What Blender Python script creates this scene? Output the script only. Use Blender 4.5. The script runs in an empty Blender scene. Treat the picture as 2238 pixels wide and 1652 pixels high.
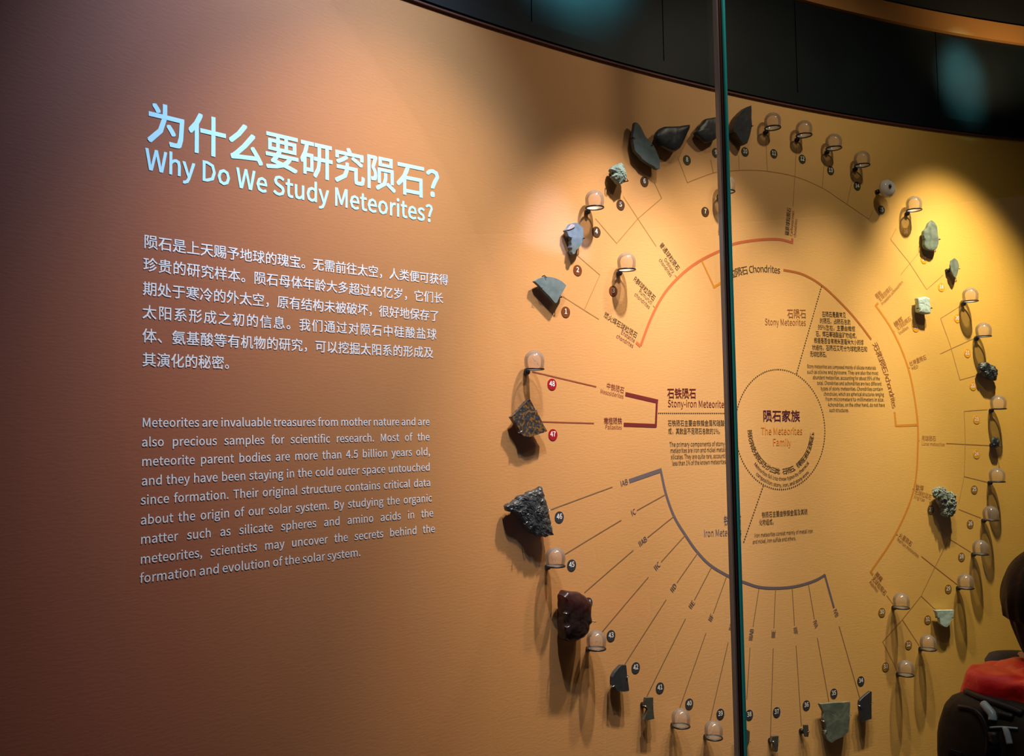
import bpy, bmesh, math, random, os
import numpy as np
from mathutils import Vector, Matrix, noise
C = bpy.context.scene.collection
random.seed(7)
PI = math.pi
W, H = 2238, 1652
EYE = 1.6
F, PITCH, ROLL = 1984.39, 0.06075, -0.01498      # camera solved from the photograph
CX, CY, RW = 4.16562, -2.85377, 1 / 0.14511      # axis and radius of the curved wall
S0, Z0 = -3.34037, 0.00404                        # centre of the chart on the wall

# ---------------------------------------------------------------- camera, world, lights
cam = bpy.data.objects.new('camera', bpy.data.cameras.new('camera')); C.objects.link(cam)
cr, sr, cp, sp = math.cos(ROLL), math.sin(ROLL), math.cos(PITCH), math.sin(PITCH)
R_ = Vector((cr, -sr * sp, sr * cp)); U_ = Vector((-sr, -cr * sp, cr * cp)); F_ = Vector((0, cp, sp))
m = Matrix(((R_.x, U_.x, -F_.x, 0), (R_.y, U_.y, -F_.y, 0), (R_.z, U_.z, -F_.z, EYE), (0, 0, 0, 1)))
cam.matrix_world = m
cam.data.sensor_width = 36; cam.data.lens = F / W * 36; cam.data.clip_start = 0.02
bpy.context.scene.camera = cam
vs = bpy.context.scene.view_settings
vs.view_transform = 'Standard'; vs.look = 'None'; vs.gamma = 1; vs.use_curve_mapping = False; vs.exposure = 0.0
wd = bpy.data.worlds.new('world'); bpy.context.scene.world = wd; wd.use_nodes = True
wd.node_tree.nodes['Background'].inputs[0].default_value = (0.45, 0.44, 0.62, 1)
wd.node_tree.nodes['Background'].inputs[1].default_value = 0.065


def on_wall(s, z, off=0.0):
    a = s / RW
    return Vector((CX + (RW - off) * math.sin(a), CY + (RW - off) * math.cos(a), z + EYE))


def spot(name, s, z, off, target, energy, size, blend, color, radius=0.03):
    l = bpy.data.lights.new(name, 'SPOT'); l.energy = energy; l.spot_size = math.radians(size); l.spot_blend = blend
    l.color = color; l.shadow_soft_size = radius
    o = bpy.data.objects.new(name, l); C.objects.link(o); o.location = on_wall(s, z, off)
    d = on_wall(*target) - o.location
    o.rotation_euler = d.to_track_quat('-Z', 'Y').to_euler()
    return o


def area(name, loc, tgt, energy, size, color):
    l = bpy.data.lights.new(name, 'AREA'); l.energy = energy; l.size = size; l.color = color
    o = bpy.data.objects.new(name, l); C.objects.link(o); o.location = loc
    o.rotation_euler = (Vector(tgt) - Vector(loc)).to_track_quat('-Z', 'Y').to_euler()
    return o


WARM = (1.0, 0.80, 0.58); PINK = (1.0, 0.85, 0.78)
spot('case_or_fill_spot', S0 - 0.78, 1.62, 0.62, (S0 - 0.76, -0.28, 0), 290, 51, 1.0, PINK)
spot('case_or_fill_spot', S0 - 0.32, 1.62, 0.62, (S0 - 0.34, -0.42, 0), 200, 52, 0.95, WARM)
spot('case_or_fill_spot', S0 + 0.22, 1.62, 0.62, (S0 + 0.22, -0.62, 0), 165, 47, 0.9, WARM)
spot('case_or_fill_spot', S0 + 0.74, 1.62, 0.62, (S0 + 0.92, -0.02, 0), 300, 53, 0.9, WARM)
spot('case_or_fill_spot', S0 - 1.60, 1.62, 0.75, (S0 - 1.55, -0.40, 0), 140, 74, 1.0, PINK)
spot('case_or_fill_spot', S0 + 0.1, 1.75, 0.95, (S0 + 0.1, 0.45, 0), 26, 116, 1.0, WARM, 0.04)  # added wide fill to lift the dim top of the wall
# cool hall light on the heading; added teal spots mimic a fascia reflection
spot('hall_spot', S0 - 1.75, 1.9, 1.0, (S0 - 1.75, 0.66, 0), 215, 64, 1.0, (0.46, 0.62, 1.0), 0.05)
spot('fascia_reflection_fill', S0 + 0.80, 2.3, 1.0, (S0 + 0.99, 1.41, 0.0), 460, 12.5, 1.0, (0.30, 0.88, 0.85), 0.04)
spot('case_or_fill_spot', S0 - 1.05, 1.75, 0.95, (S0 - 1.0, 0.45, 0), 15, 116, 1.0, (1.0, 0.84, 0.78), 0.04)  # added weak fill for the dark notch at upper left
spot('fascia_reflection_fill', S0 - 1.1, 2.3, 0.9, (S0 - 0.92, 1.74, 0), 1900, 37, 1.0, (0.2, 0.75, 0.85), 0.05)
spot('cornice_fill', S0 + 1.2, 1.36, 0.36, (S0 + 1.15, 1.72, 0), 8, 120, 1.0, (1.0, 0.7, 0.35), 0.03)  # added warm fill that brightens the cornice band
vl = bpy.data.lights.new('visitor_fill', 'SPOT'); vl.energy = 60; vl.spot_size = math.radians(34); vl.spot_blend = 1.0; vl.color = (1.0, 0.9, 0.8); vl.shadow_soft_size = 0.08  # added fill to brighten the visitor and the red jacket
vo = bpy.data.objects.new('visitor_fill', vl); C.objects.link(vo); vo.location = (0.75, 0.9, 3.7); vo.rotation_euler = (Vector((1.12, 1.9, 1.0)) - vo.location).to_track_quat('-Z', 'Y').to_euler()
BEAM = on_wall(S0 - 1.2, 2.25, 1.25)              # projector in the hall; unseen barn door added to cut its beam


# ---------------------------------------------------------------- helpers
def ray(px, py):
    x = (px - W / 2) / F; y = -(py - H / 2) / F
    xr = cr * x - sr * y; yr = sr * x + cr * y
    return Vector((xr, cp - sp * yr, sp + cp * yr))


def at(px, py, off=0.0):
    """pixel -> (s, z) on the curved surface `off` in front of the wall"""
    d = ray(px, py); r = RW - off
    A = d.x * d.x + d.y * d.y; B = -(d.x * CX + d.y * CY); c = CX * CX + CY * CY - r * r
    t = (-B + math.sqrt(B * B - A * c)) / A
    return RW * math.atan2(t * d.x - CX, t * d.y - CY), t * d.z


def Zm(ox, oy, sc, pts):
    return [(ox + x / sc, oy + y / sc) for x, y in pts]


def obj(name, bm, mat, parent=None, smooth=False):
    me = bpy.data.meshes.new(name)
    bm.normal_update(); bm.to_mesh(me); bm.free()
    if smooth:
        me.polygons.foreach_set('use_smooth', [True] * len(me.polygons))
    if mat: me.materials.append(mat)
    o = bpy.data.objects.new(name, me); C.objects.link(o)
    if parent: o.parent = parent
    return o


def pyobj(name, V, Fc, mat, parent=None):
    me = bpy.data.meshes.new(name); me.from_pydata([tuple(v) for v in V], [], Fc); me.update()
    me.materials.append(mat)
    o = bpy.data.objects.new(name, me); C.objects.link(o)
    if parent: o.parent = parent
    return o


def empty(name, loc, rz, label, cat, group=None):
    o = bpy.data.objects.new(name, None); C.objects.link(o); o.empty_display_size = 0.03
    o.location = loc; o.rotation_euler = (0, 0, rz); o['label'] = label; o['category'] = cat
    if group: o['group'] = group
    return o


def copy_tree(o, parent=None):
    c = o.copy(); C.objects.link(c)
    if parent:
        c.parent = parent
    for ch in list(o.children): copy_tree(ch, c)
    return c


def mount(name, px, py, label, cat, group=None, off=0.0):
    """an empty on the wall: local X runs right along the wall, Z up, -Y out into the room"""
    s, z = at(px, py, off)
    return empty(name, on_wall(s, z), -s / RW, label, cat, group), s, z


def local(root, px, py, off):
    s, z = at(px, py, off)
    p = on_wall(s, z, off) - Vector(root.location)
    a = -root.rotation_euler.z
    return Vector((p.x * math.cos(a) - p.y * math.sin(a), p.x * math.sin(a) + p.y * math.cos(a), p.z))


def add_box(bm, c, d, rot=None):
    r = bmesh.ops.create_cube(bm, size=1)
    M = Matrix.Translation(c) @ (rot or Matrix.Identity(4)) @ Matrix.Diagonal((d[0], d[1], d[2], 1))
    bmesh.ops.transform(bm, matrix=M, verts=r['verts'])
    return r['verts']


def add_tube(bm, pts, r, n=8, closed=False, cap=True):
    pts = [Vector(p) for p in pts]; rings = []
    N = len(pts); up = Vector((0.13, 0.21, 1)).normalized()
    rr = r if isinstance(r, (list, tuple)) else [r] * N
    for i, p in enumerate(pts):
        a = pts[i - 1] if (i > 0 or closed) else p
        b = pts[(i + 1) % N] if (i < N - 1 or closed) else p
        t = (b - a).normalized()
        u = t.cross(up)
        if u.length < 1e-3: u = t.cross(Vector((1, 0, 0)))
        u.normalize(); v = t.cross(u)
        rings.append([bm.verts.new(p + (u * math.cos(2 * PI * k / n) + v * math.sin(2 * PI * k / n)) * rr[i]) for k in range(n)])
    for i in range(N if closed else N - 1):
        A, B = rings[i], rings[(i + 1) % N]
        for k in range(n):
            bm.faces.new((A[k], A[(k + 1) % n], B[(k + 1) % n], B[k]))
    if cap and not closed:
        bm.faces.new(rings[0][::-1]); bm.faces.new(rings[-1])
    bmesh.ops.recalc_face_normals(bm, faces=bm.faces)


def add_lathe(bm, prof, n=32, M=None):
    M = M or Matrix.Identity(4); rings = []
    for r, z in prof:
        if r < 1e-6: rings.append([bm.verts.new(M @ Vector((0, 0, z)))])
        else: rings.append([bm.verts.new(M @ Vector((r * math.cos(2 * PI * k / n), r * math.sin(2 * PI * k / n), z))) for k in range(n)])
    for A, B in zip(rings, rings[1:]):
        for k in range(n):
            q = (k + 1) % n
            if len(A) == 1 and len(B) == 1: continue
            if len(A) == 1: bm.faces.new((A[0], B[q], B[k]))
            elif len(B) == 1: bm.faces.new((A[k], A[q], B[0]))
            else: bm.faces.new((A[k], A[q], B[q], B[k]))
    bmesh.ops.recalc_face_normals(bm, faces=bm.faces)


def mat(name, col, rough=0.6, metal=0.0, bump=0, bscale=50, spec=0.5, c2=None, cscale=20, detail=4, dist=0.002, thr=(0.4, 0.6)):
    m_ = bpy.data.materials.new(name); m_.use_nodes = True; nt = m_.node_tree; b = nt.nodes['Principled BSDF']
    b.inputs['Base Color'].default_value = (*col, 1); b.inputs['Roughness'].default_value = rough
    b.inputs['Metallic'].default_value = metal; b.inputs['Specular IOR Level'].default_value = spec
    tc = nt.nodes.new('ShaderNodeTexCoord')
    if c2:
        n = nt.nodes.new('ShaderNodeTexNoise'); n.inputs['Scale'].default_value = cscale; n.inputs['Detail'].default_value = detail
        r = nt.nodes.new('ShaderNodeValToRGB'); r.color_ramp.elements[0].position = thr[0]; r.color_ramp.elements[1].position = thr[1]
        r.color_ramp.elements[0].color = (*col, 1); r.color_ramp.elements[1].color = (*c2, 1)
        nt.links.new(tc.outputs['Object'], n.inputs['Vector']); nt.links.new(n.outputs['Fac'], r.inputs['Fac']); nt.links.new(r.outputs['Color'], b.inputs['Base Color'])
    if bump:
        n = nt.nodes.new('ShaderNodeTexNoise'); n.inputs['Scale'].default_value = bscale; n.inputs['Detail'].default_value = 6
        u = nt.nodes.new('ShaderNodeBump'); u.inputs['Strength'].default_value = bump; u.inputs['Distance'].default_value = dist
        nt.links.new(tc.outputs['Object'], n.inputs['Vector']); nt.links.new(n.outputs['Fac'], u.inputs['Height']); nt.links.new(u.outputs['Normal'], b.inputs['Normal'])
    return m_


def clear_mat(name, tint, rough=0.02, strength=1.0, rim=0.0, milk=0.0):
    """clear glass: see-through with fresnel reflection, darker where it is seen edge on"""
    m_ = bpy.data.materials.new(name); m_.use_nodes = True; nt = m_.node_tree; nt.nodes.clear()
    out = nt.nodes.new('ShaderNodeOutputMaterial'); mx = nt.nodes.new('ShaderNodeMixShader')
    tr = nt.nodes.new('ShaderNodeBsdfTransparent'); gl = nt.nodes.new('ShaderNodeBsdfGlossy'); fr = nt.nodes.new('ShaderNodeFresnel')
    fr.inputs['IOR'].default_value = 1.5; gl.inputs['Roughness'].default_value = rough
    mu = nt.nodes.new('ShaderNodeMath'); mu.operation = 'MULTIPLY'; mu.inputs[1].default_value = strength
    nt.links.new(fr.outputs[0], mu.inputs[0]); nt.links.new(mu.outputs[0], mx.inputs[0])
    nt.links.new(tr.outputs[0], mx.inputs[1]); nt.links.new(gl.outputs[0], mx.inputs[2]); nt.links.new(mx.outputs[0], out.inputs[0])
    if rim:
        lw = nt.nodes.new('ShaderNodeLayerWeight'); lw.inputs[0].default_value = 0.5
        rp = nt.nodes.new('ShaderNodeValToRGB'); rp.color_ramp.elements[0].color = (*tint, 1); rp.color_ramp.elements[0].position = 0.72
        rp.color_ramp.elements[1].color = (*[t * rim for t in tint], 1); rp.color_ramp.elements[1].position = 0.98
        nt.links.new(lw.outputs['Facing'], rp.inputs[0]); nt.links.new(rp.outputs[0], tr.inputs[0])
    else: tr.inputs[0].default_value = (*tint, 1)
    if milk:
        df = nt.nodes.new('ShaderNodeBsdfDiffuse'); df.inputs[0].default_value = (0.85, 0.82, 0.8, 1); m2 = nt.nodes.new('ShaderNodeMixShader'); m2.inputs[0].default_value = milk
        nt.links.new(tr.outputs[0], m2.inputs[1]); nt.links.new(df.outputs[0], m2.inputs[2]); nt.links.new(m2.outputs[0], mx.inputs[1])
    return m_


# ---------------------------------------------------------------- materials
def wall_material():
    m_ = bpy.data.materials.new('printed_wall_covering'); m_.use_nodes = True; nt = m_.node_tree; b = nt.nodes['Principled BSDF']
    b.inputs['Roughness'].default_value = 0.62; b.inputs['Specular IOR Level'].default_value = 0.25
    uv = nt.nodes.new('ShaderNodeUVMap'); uv.uv_map = 'UVMap'
    sx = nt.nodes.new('ShaderNodeSeparateXYZ'); nt.links.new(uv.outputs[0], sx.inputs[0])
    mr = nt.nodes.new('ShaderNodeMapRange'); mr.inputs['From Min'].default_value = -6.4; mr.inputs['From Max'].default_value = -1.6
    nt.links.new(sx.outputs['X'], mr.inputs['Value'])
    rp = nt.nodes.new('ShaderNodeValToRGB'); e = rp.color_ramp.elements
    e[0].position = 0.0; e[0].color = (0.13, 0.034, 0.034, 1); e[1].position = 1.0; e[1].color = (0.66, 0.38, 0.028, 1)  # printed gradient; its dark left end also carries the lack of light
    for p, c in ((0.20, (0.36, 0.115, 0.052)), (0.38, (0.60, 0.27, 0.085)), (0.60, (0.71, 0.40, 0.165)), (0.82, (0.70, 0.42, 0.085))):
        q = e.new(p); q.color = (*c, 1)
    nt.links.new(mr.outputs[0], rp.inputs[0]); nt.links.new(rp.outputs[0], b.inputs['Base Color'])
    n = nt.nodes.new('ShaderNodeTexNoise'); n.inputs['Scale'].default_value = 130; n.inputs['Detail'].default_value = 3
    mp = nt.nodes.new('ShaderNodeMapping'); mp.inputs['Scale'].default_value = (0.45, 1.3, 1)
    u = nt.nodes.new('ShaderNodeBump'); u.inputs['Strength'].default_value = 0.35; u.inputs['Distance'].default_value = 0.0010
    nt.links.new(uv.outputs[0], mp.inputs[0]); nt.links.new(mp.outputs[0], n.inputs['Vector']); nt.links.new(n.outputs['Fac'], u.inputs['Height']); nt.links.new(u.outputs[0], b.inputs['Normal'])
    return m_


M = {
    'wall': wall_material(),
    'floor': mat('dark_floor', (0.02, 0.02, 0.022), 0.35, bump=0.1),
    'ceiling': mat('black_ceiling', (0.006, 0.006, 0.007), 0.8),
    'fascia': mat('black_fascia_panel', (0.007, 0.012, 0.0135), 0.5, bump=0.1, bscale=8, c2=(0.004, 0.007, 0.009), cscale=3, spec=0.25),
    'cornice': mat('brown_cornice', (0.45, 0.2, 0.05), 0.6),
    'reveal': mat('red_brown_edge', (0.11, 0.03, 0.02), 0.6),
    'white': mat('white_print', (0.86, 0.82, 0.79), 0.5),
    'cyan': mat('cool_lit_print', (0.52, 0.86, 0.90), 0.5),  # cyan of the cool hall light put into the heading colour
    'ink': mat('dark_brown_print', (0.095, 0.06, 0.025), 0.5),
    'brown': mat('brown_print', (0.30, 0.11, 0.03), 0.5),
    'lbrown': mat('light_brown_print', (0.40, 0.17, 0.04), 0.5),
    'plum': mat('plum_print', (0.10, 0.012, 0.035), 0.5),
    'maroon': mat('maroon_print', (0.17, 0.018, 0.018), 0.5),
    'orange': mat('orange_print', (0.70, 0.24, 0.025), 0.5),
    'rust': mat('rust_orange_print', (0.55, 0.14, 0.045), 0.5),
    'rust2': mat('orange_brown_print', (0.42, 0.13, 0.02), 0.5),
    'amber': mat('amber_print', (0.62, 0.24, 0.02), 0.5),
    'thin': mat('thin_tan_print', (0.42, 0.21, 0.06), 0.5),
    'steel': mat('grey_violet_print', (0.15, 0.12, 0.14), 0.5),
    'steelthin': mat('thin_grey_print', (0.27, 0.15, 0.07), 0.5),
    'redthin': mat('thin_red_brown_print', (0.28, 0.07, 0.03), 0.5),
    'b_brown': mat('brown_badge', (0.17, 0.045, 0.008), 0.4),
    'b_dark': mat('dark_brown_badge', (0.085, 0.04, 0.015), 0.4),
    'b_olive': mat('olive_badge', (0.055, 0.05, 0.018), 0.4),
    'b_yellow': mat('yellow_badge', (0.75, 0.33, 0.012), 0.4),
    'b_mustard': mat('mustard_badge', (0.28, 0.14, 0.012), 0.4),
    'b_slate': mat('slate_badge', (0.035, 0.04, 0.05), 0.4),
    'b_red': mat('red_badge', (0.36, 0.004, 0.012), 0.4),
    'black': mat('black_metal', (0.006, 0.007, 0.009), 0.35, spec=0.35),
    'steelpin': mat('steel_prong', (0.6, 0.62, 0.65), 0.3, 1.0),
    'slice': mat('blue_grey_cut_stone', (0.105, 0.145, 0.15), 0.7, bump=0.2, bscale=120, c2=(0.135, 0.175, 0.18), cscale=60),
    'slicedark': mat('dark_blue_grey_cut_stone', (0.055, 0.085, 0.09), 0.65, bump=0.2, bscale=120, c2=(0.075, 0.105, 0.11), cscale=40),
    'slicegreen': mat('grey_green_stone', (0.085, 0.12, 0.09), 0.75, bump=0.3, bscale=90, c2=(0.14, 0.18, 0.13), cscale=40),
    'pale': mat('pale_green_white_stone', (0.42, 0.56, 0.50), 0.7, bump=0.4, bscale=90, c2=(0.36, 0.46, 0.4), cscale=70, thr=(0.5, 0.75)),
    'crust': mat('black_crust', (0.018, 0.018, 0.018), 0.42, bump=0.6, bscale=45, spec=0.4),
    'crustblue': mat('black_blue_crust', (0.02, 0.023, 0.027), 0.42, bump=0.4, bscale=40),
    'rough': mat('charcoal_rough_iron', (0.025, 0.027, 0.027), 0.4, bump=0.9, bscale=60, c2=(0.05, 0.053, 0.052), cscale=40, dist=0.004),
    'maroonrock': mat('dark_maroon_crust', (0.018, 0.008, 0.0075), 0.4, bump=0.5, bscale=25),
    'greylump': mat('pale_grey_green_stone', (0.15, 0.22, 0.20), 0.8, bump=0.8, bscale=70, c2=(0.24, 0.32, 0.28), cscale=50, dist=0.004),
    'coral': mat('grey_green_vesicular_stone', (0.13, 0.17, 0.14), 0.7, bump=1.0, bscale=120, c2=(0.30, 0.36, 0.30), cscale=90, dist=0.006),
    'layer': mat('black_and_grey_glossy_stone', (0.015, 0.02, 0.018), 0.3, bump=0.8, bscale=50, c2=(0.16, 0.2, 0.18), cscale=60, thr=(0.5, 0.66)),
    'pallas': mat('dark_metal_with_amber_crystals', (0.035, 0.035, 0.038), 0.35, bump=0.7, bscale=130, c2=(0.20, 0.09, 0.015), cscale=120, detail=2.5, thr=(0.50, 0.58)),
    'plate': mat('grey_green_etched_metal', (0.10, 0.125, 0.10), 0.45, bump=0.3, bscale=50, c2=(0.14, 0.17, 0.135), cscale=30),
    'gunmetal': mat('gunmetal_cut_iron', (0.028, 0.032, 0.038), 0.4, bump=0.15, bscale=60),
    'olive': mat('olive_grey_metal', (0.06, 0.06, 0.045), 0.4, bump=0.3, bscale=60),
    'tanchip': mat('tan_chip', (0.35, 0.27, 0.22), 0.7),
    'dome': clear_mat('clear_dome_glass', (0.95, 0.93, 0.91), 0.14, 0.7, 0.86, 0.09),
    'pane': clear_mat('glass_pane', (0.97, 0.985, 0.98), 0.0, 0.12),
    'lens': clear_mat('clear_lens', (0.85, 0.88, 0.88), 0.1, 1.2, 0.7, 0.6),  # milky share stands in for light refracted brightly by the lens
    'glass_glow': mat('white_glass_glow', (0.55, 0.58, 0.56), 0.4),
    'edge': mat('teal_glass_edge', (0.05, 0.52, 0.48), 0.12, spec=0.8),
    'edgegrey': mat('grey_glass_edge', (0.22, 0.20, 0.18), 0.15, spec=0.8),
    'edgebrown': mat('brown_glass_edge', (0.09, 0.035, 0.02), 0.2, spec=0.6),
    'gasket': mat('black_silicone', (0.004, 0.006, 0.006), 0.35),
    'hair': mat('dark_brown_hair', (0.003, 0.0012, 0.0015), 0.6, spec=0.15, bump=0.7, bscale=90, c2=(0.007, 0.002, 0.002), cscale=60),
    'skin': mat('skin', (0.42, 0.22, 0.14), 0.55),
    'coat': mat('dark_coat_fabric', (0.03, 0.028, 0.03), 0.8, bump=0.3, bscale=80),
    'jeans': mat('dark_trousers', (0.02, 0.025, 0.045), 0.85, bump=0.3),
    'shoe': mat('shoe_rubber', (0.05, 0.05, 0.05), 0.6),
    'pack': mat('black_olive_pack_nylon', (0.006, 0.005, 0.004), 0.65, spec=0.2, bump=0.5, bscale=26, c2=(0.018, 0.014, 0.008), cscale=9, dist=0.006),
    'packdark': mat('black_pack_nylon', (0.004, 0.004, 0.005), 0.5, spec=0.3, bump=0.5, bscale=30),
    'shine': mat('silver_blue_trim', (0.25, 0.33, 0.36), 0.35),
    'red': mat('red_nylon', (0.62, 0.012, 0.014), 0.42, bump=0.7, bscale=14, dist=0.012),
    'eye': mat('eye_white', (0.8, 0.8, 0.78), 0.3), 'iris': mat('dark_iris', (0.02, 0.01, 0.008), 0.3), 'lips': mat('lips', (0.4, 0.12, 0.1), 0.5),
}
# white translucent dome base: stands in for lamp light reflected inside the glass
nt = M['glass_glow'].node_tree; out = nt.nodes['Material Output']; mx = nt.nodes.new('ShaderNodeMixShader'); mx2 = nt.nodes.new('ShaderNodeMixShader')
tl = nt.nodes.new('ShaderNodeBsdfTranslucent'); tl.inputs[0].default_value = (0.9, 0.92, 0.9, 1); tr = nt.nodes.new('ShaderNodeBsdfTransparent')
mx.inputs[0].default_value = 0.7; mx2.inputs[0].default_value = 0.32
nt.links.new(nt.nodes['Principled BSDF'].outputs[0], mx.inputs[1]); nt.links.new(tl.outputs[0], mx.inputs[2])
nt.links.new(mx.outputs[0], mx2.inputs[2]); nt.links.new(tr.outputs[0], mx2.inputs[1]); nt.links.new(mx2.outputs[0], out.inputs[0])


# ---------------------------------------------------------------- setting
def curved(name, s0, s1, z0, z1, off0, off1, m_, parent=None, n=120, kind='structure', thick=0.04):
    """a curved slab following the wall: inner face offset off0 (bottom) to off1 (top)"""
    V = []; Fc = []; ks = 4
    for i in range(n + 1):
        s = s0 + (s1 - s0) * i / n
        V += [on_wall(s, z0, off0), on_wall(s, z1, off1), on_wall(s, z1, off1 - thick), on_wall(s, z0, off0 - thick)]
    for i in range(n):
        a, b = i * 4, i * 4 + 4
        for k in range(4):
            q = (k + 1) % 4
            Fc.append((a + k, b + k, b + q, a + q))
    Fc.append((0, 1, 2, 3)); Fc.append((n * 4 + 3, n * 4 + 2, n * 4 + 1, n * 4))
    me = bpy.data.meshes.new(name); me.from_pydata([tuple(v) for v in V], [], Fc)
    uvl = me.uv_layers.new(name='UVMap')
    for lp in me.loops:
        vi = lp.vertex_index; i = vi // 4
        uvl.data[lp.index].uv = (s0 + (s1 - s0) * i / n, z0 if vi % 4 in (0, 3) else z1)
    me.materials.append(m_); me.update()
    bm = bmesh.new(); bm.from_mesh(me); bmesh.ops.recalc_face_normals(bm, faces=bm.faces)
    for e in bm.edges:
        if len(e.link_faces) == 2 and e.calc_face_angle(0) > 0.6: e.smooth = False
    for f in bm.faces: f.smooth = True
    bm.to_mesh(me); bm.free()
    o = bpy.data.objects.new(name, me); C.objects.link(o)
    if parent: o.parent = parent
    elif kind: o['kind'] = kind
    return o


SL, SR = -8.6, 0.9
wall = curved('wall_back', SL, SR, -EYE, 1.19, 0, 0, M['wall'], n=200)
bm = bmesh.new(); add_box(bm, (2.4, 0.4, -0.05), (13, 9.6, 0.1)); f_ = obj('floor', bm, M['floor']); f_['kind'] = 'structure'
bm = bmesh.new(); add_box(bm, (2.4, 0.4, 4.05), (13, 9.6, 0.1)); f_ = obj('ceiling', bm, M['ceiling']); f_['kind'] = 'structure'
curved('trim_1', SL, SR, 1.188, 1.196, 0.010, 0.010, M['reveal'], thick=0.03)
# dark fascia above the graphic wall, in separate curved panels
fa = curved('wall_fascia', SL, SR, 1.213, 1.60, -0.02, -0.02, M['fascia'], thick=0.03)
seams = [SL] + [at(px, py)[0] for px, py in ((500, 60), (845, 40), (1160, 40), (1448, 90), (1738, 100), (2045, 130))] + [-1.2, -0.2, SR]
for a, b in zip(seams, seams[1:]):
    curved('panel', a + 0.002, b - 0.002, 1.241, 1.598, 0.004, 0.004, M['fascia'], fa, n=18, thick=0.022)
curved('ledge', SL, SR, 1.1965, 1.240, 0.016, 0.016, M['fascia'], fa, thick=0.035)
curved('trim_2', SL, SR, 1.60, 1.675, 0.02, 0.02, M['cornice'], thick=0.05)
curved('trim_3', SL, SR, 1.675, 2.40, 0.0, 0.0, M['ceiling'], thick=0.04)

# ---------------------------------------------------------------- lettering
FONT = None
try:
    for base in (bpy.utils.system_resource('DATAFILES'), bpy.utils.resource_path('LOCAL') + '/datafiles'):
        p = os.path.join(base, 'fonts', 'Noto Sans CJK Regular.woff2')
        if os.path.exists(p): FONT = bpy.data.fonts.load(p); break
except Exception: FONT = None
tcu = bpy.data.curves.new('type', 'FONT'); tob = bpy.data.objects.new('type', tcu)
if FONT: tcu.font = FONT
tcu.resolution_u = 2; tcu.size = 1.0
_G = {}; _A = {}; _LY = {}; _ID = {}; GS = 1.0


def _mesh(body, off):
    tcu.body = body; me = tob.to_mesh()
    V = GS * np.array([v.co[:2] for v in me.vertices]) if len(me.vertices) else np.zeros((0, 2))
    Fc = [tuple(p.vertices) for p in me.polygons]; tob.to_mesh_clear()
    return V, Fc


GS = 0.733 / _mesh('I', 0)[0][:, 1].max()      # true em scale


def glyph(ch, bold):
    k = (ch, bold)
    if k not in _G:
        V, Fc = _mesh(ch, 0) if ch != ' ' else (np.zeros((0, 2)), [])
        if bold and len(V):   # heavier weight: the glyph overprinted with small shifts
            sh = [(1, 1), (-1, 1), (1, -1), (-1, -1)] if bold > 0.008 else [(1, .5), (-1, -.5)]
            n = len(V); Fc = [tuple(i + n * j for i in f) for j in range(len(sh)) for f in Fc]
            V = np.concatenate([V + np.array(q) * bold for q in sh]); _LY[k] = len(sh)
        _G[k] = (V, Fc)
        if k in _LY: _ID[id(V)] = _LY[k]
    if ch not in _A:
        ref = _mesh('I', 0)[0][:, 0].max()
        if ch == ' ': _A[ch] = _mesh('I I', 0)[0][:, 0].max() - _mesh('II', 0)[0][:, 0].max()
        else: _A[ch] = _mesh(ch + 'I', 0)[0][:, 0].max() - ref
    return _G[k][0], _G[k][1], _A[ch]


def layout(txt, bold, justify=None):
    """glyphs laid on a line; justify = (width / em) spreads words (or characters) to that width"""
    adv = [glyph(c, bold)[2] for c in txt]; tot = sum(adv)
    ex_sp = ex_ch = 0
    if justify:
        nsp = txt.count(' ')
        if nsp: ex_sp = (justify - tot) / nsp
        elif len(txt) > 1: ex_ch = (justify - tot) / (len(txt) - 1)
    out = []; x = 0
    for c, a in zip(txt, adv):
        out.append((c, x, a)); x += a + ex_ch + (ex_sp if c == ' ' else 0)
    return out, x - ex_ch


def emit(name, items, m_, parent=wall, off=0.0008, label=None):
    """items: list of (glyph, function mapping (x,y) arrays -> (s,z) arrays)"""
    V = []; Fc = []; n = 0
    for (gv, gf), fn in items:
        if not len(gv): continue
        S, Zz = fn(gv[:, 0], gv[:, 1]); a = S / RW
        h = off
        if id(gv) in _ID: ly = _ID[id(gv)]; h = off + 0.00012 * np.repeat(np.arange(ly), len(gv) // ly)
        V.append(np.stack([CX + (RW - h) * np.sin(a), CY + (RW - h) * np.cos(a), Zz + EYE], 1))
        Fc += [tuple(i + n for i in f) for f in gf]; n += len(gv)
    o = pyobj(name, np.concatenate(V), Fc, m_, parent)
    if label: o['label'] = label
    return o


CAP = 0.74   # cap height over em (drawn type is centred on half of it)


def line_items(txt, A, B, em, bold, justify=False, base=False, xs=None):
    """text from A to B (both (s,z)); em = type size in metres. The run is squeezed or spread to fit A..B"""
    dx, dz = B[0] - A[0], B[1] - A[1]; L = math.hypot(dx, dz); ux, uz = dx / L, dz / L
    g, tot = layout(txt, bold, L / em if justify else None)
    kx = L / tot if not justify else em
    cjk = any(ord(c) > 0x2fff for c in txt)
    mid = 0 if base else (0.38 if cjk else 0.30) * em
    out = []
    for c, x0, a in g:
        gv, gf, _ = glyph(c, bold)
        def fn(X, Y, x0=x0):
            lx = (X + x0) * kx; ly = Y * em - mid
            return A[0] + ux * lx - uz * ly, A[1] + uz * lx + ux * ly
        out.append(((gv, gf), fn))
    return out


def text(name, txt, p0, p1, em, m_, bold=0.0, justify=False, base=False, label=None):
    return emit(name, line_items(txt, at(*p0), at(*p1), em, bold, justify, base), m_, label=label)


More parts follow.
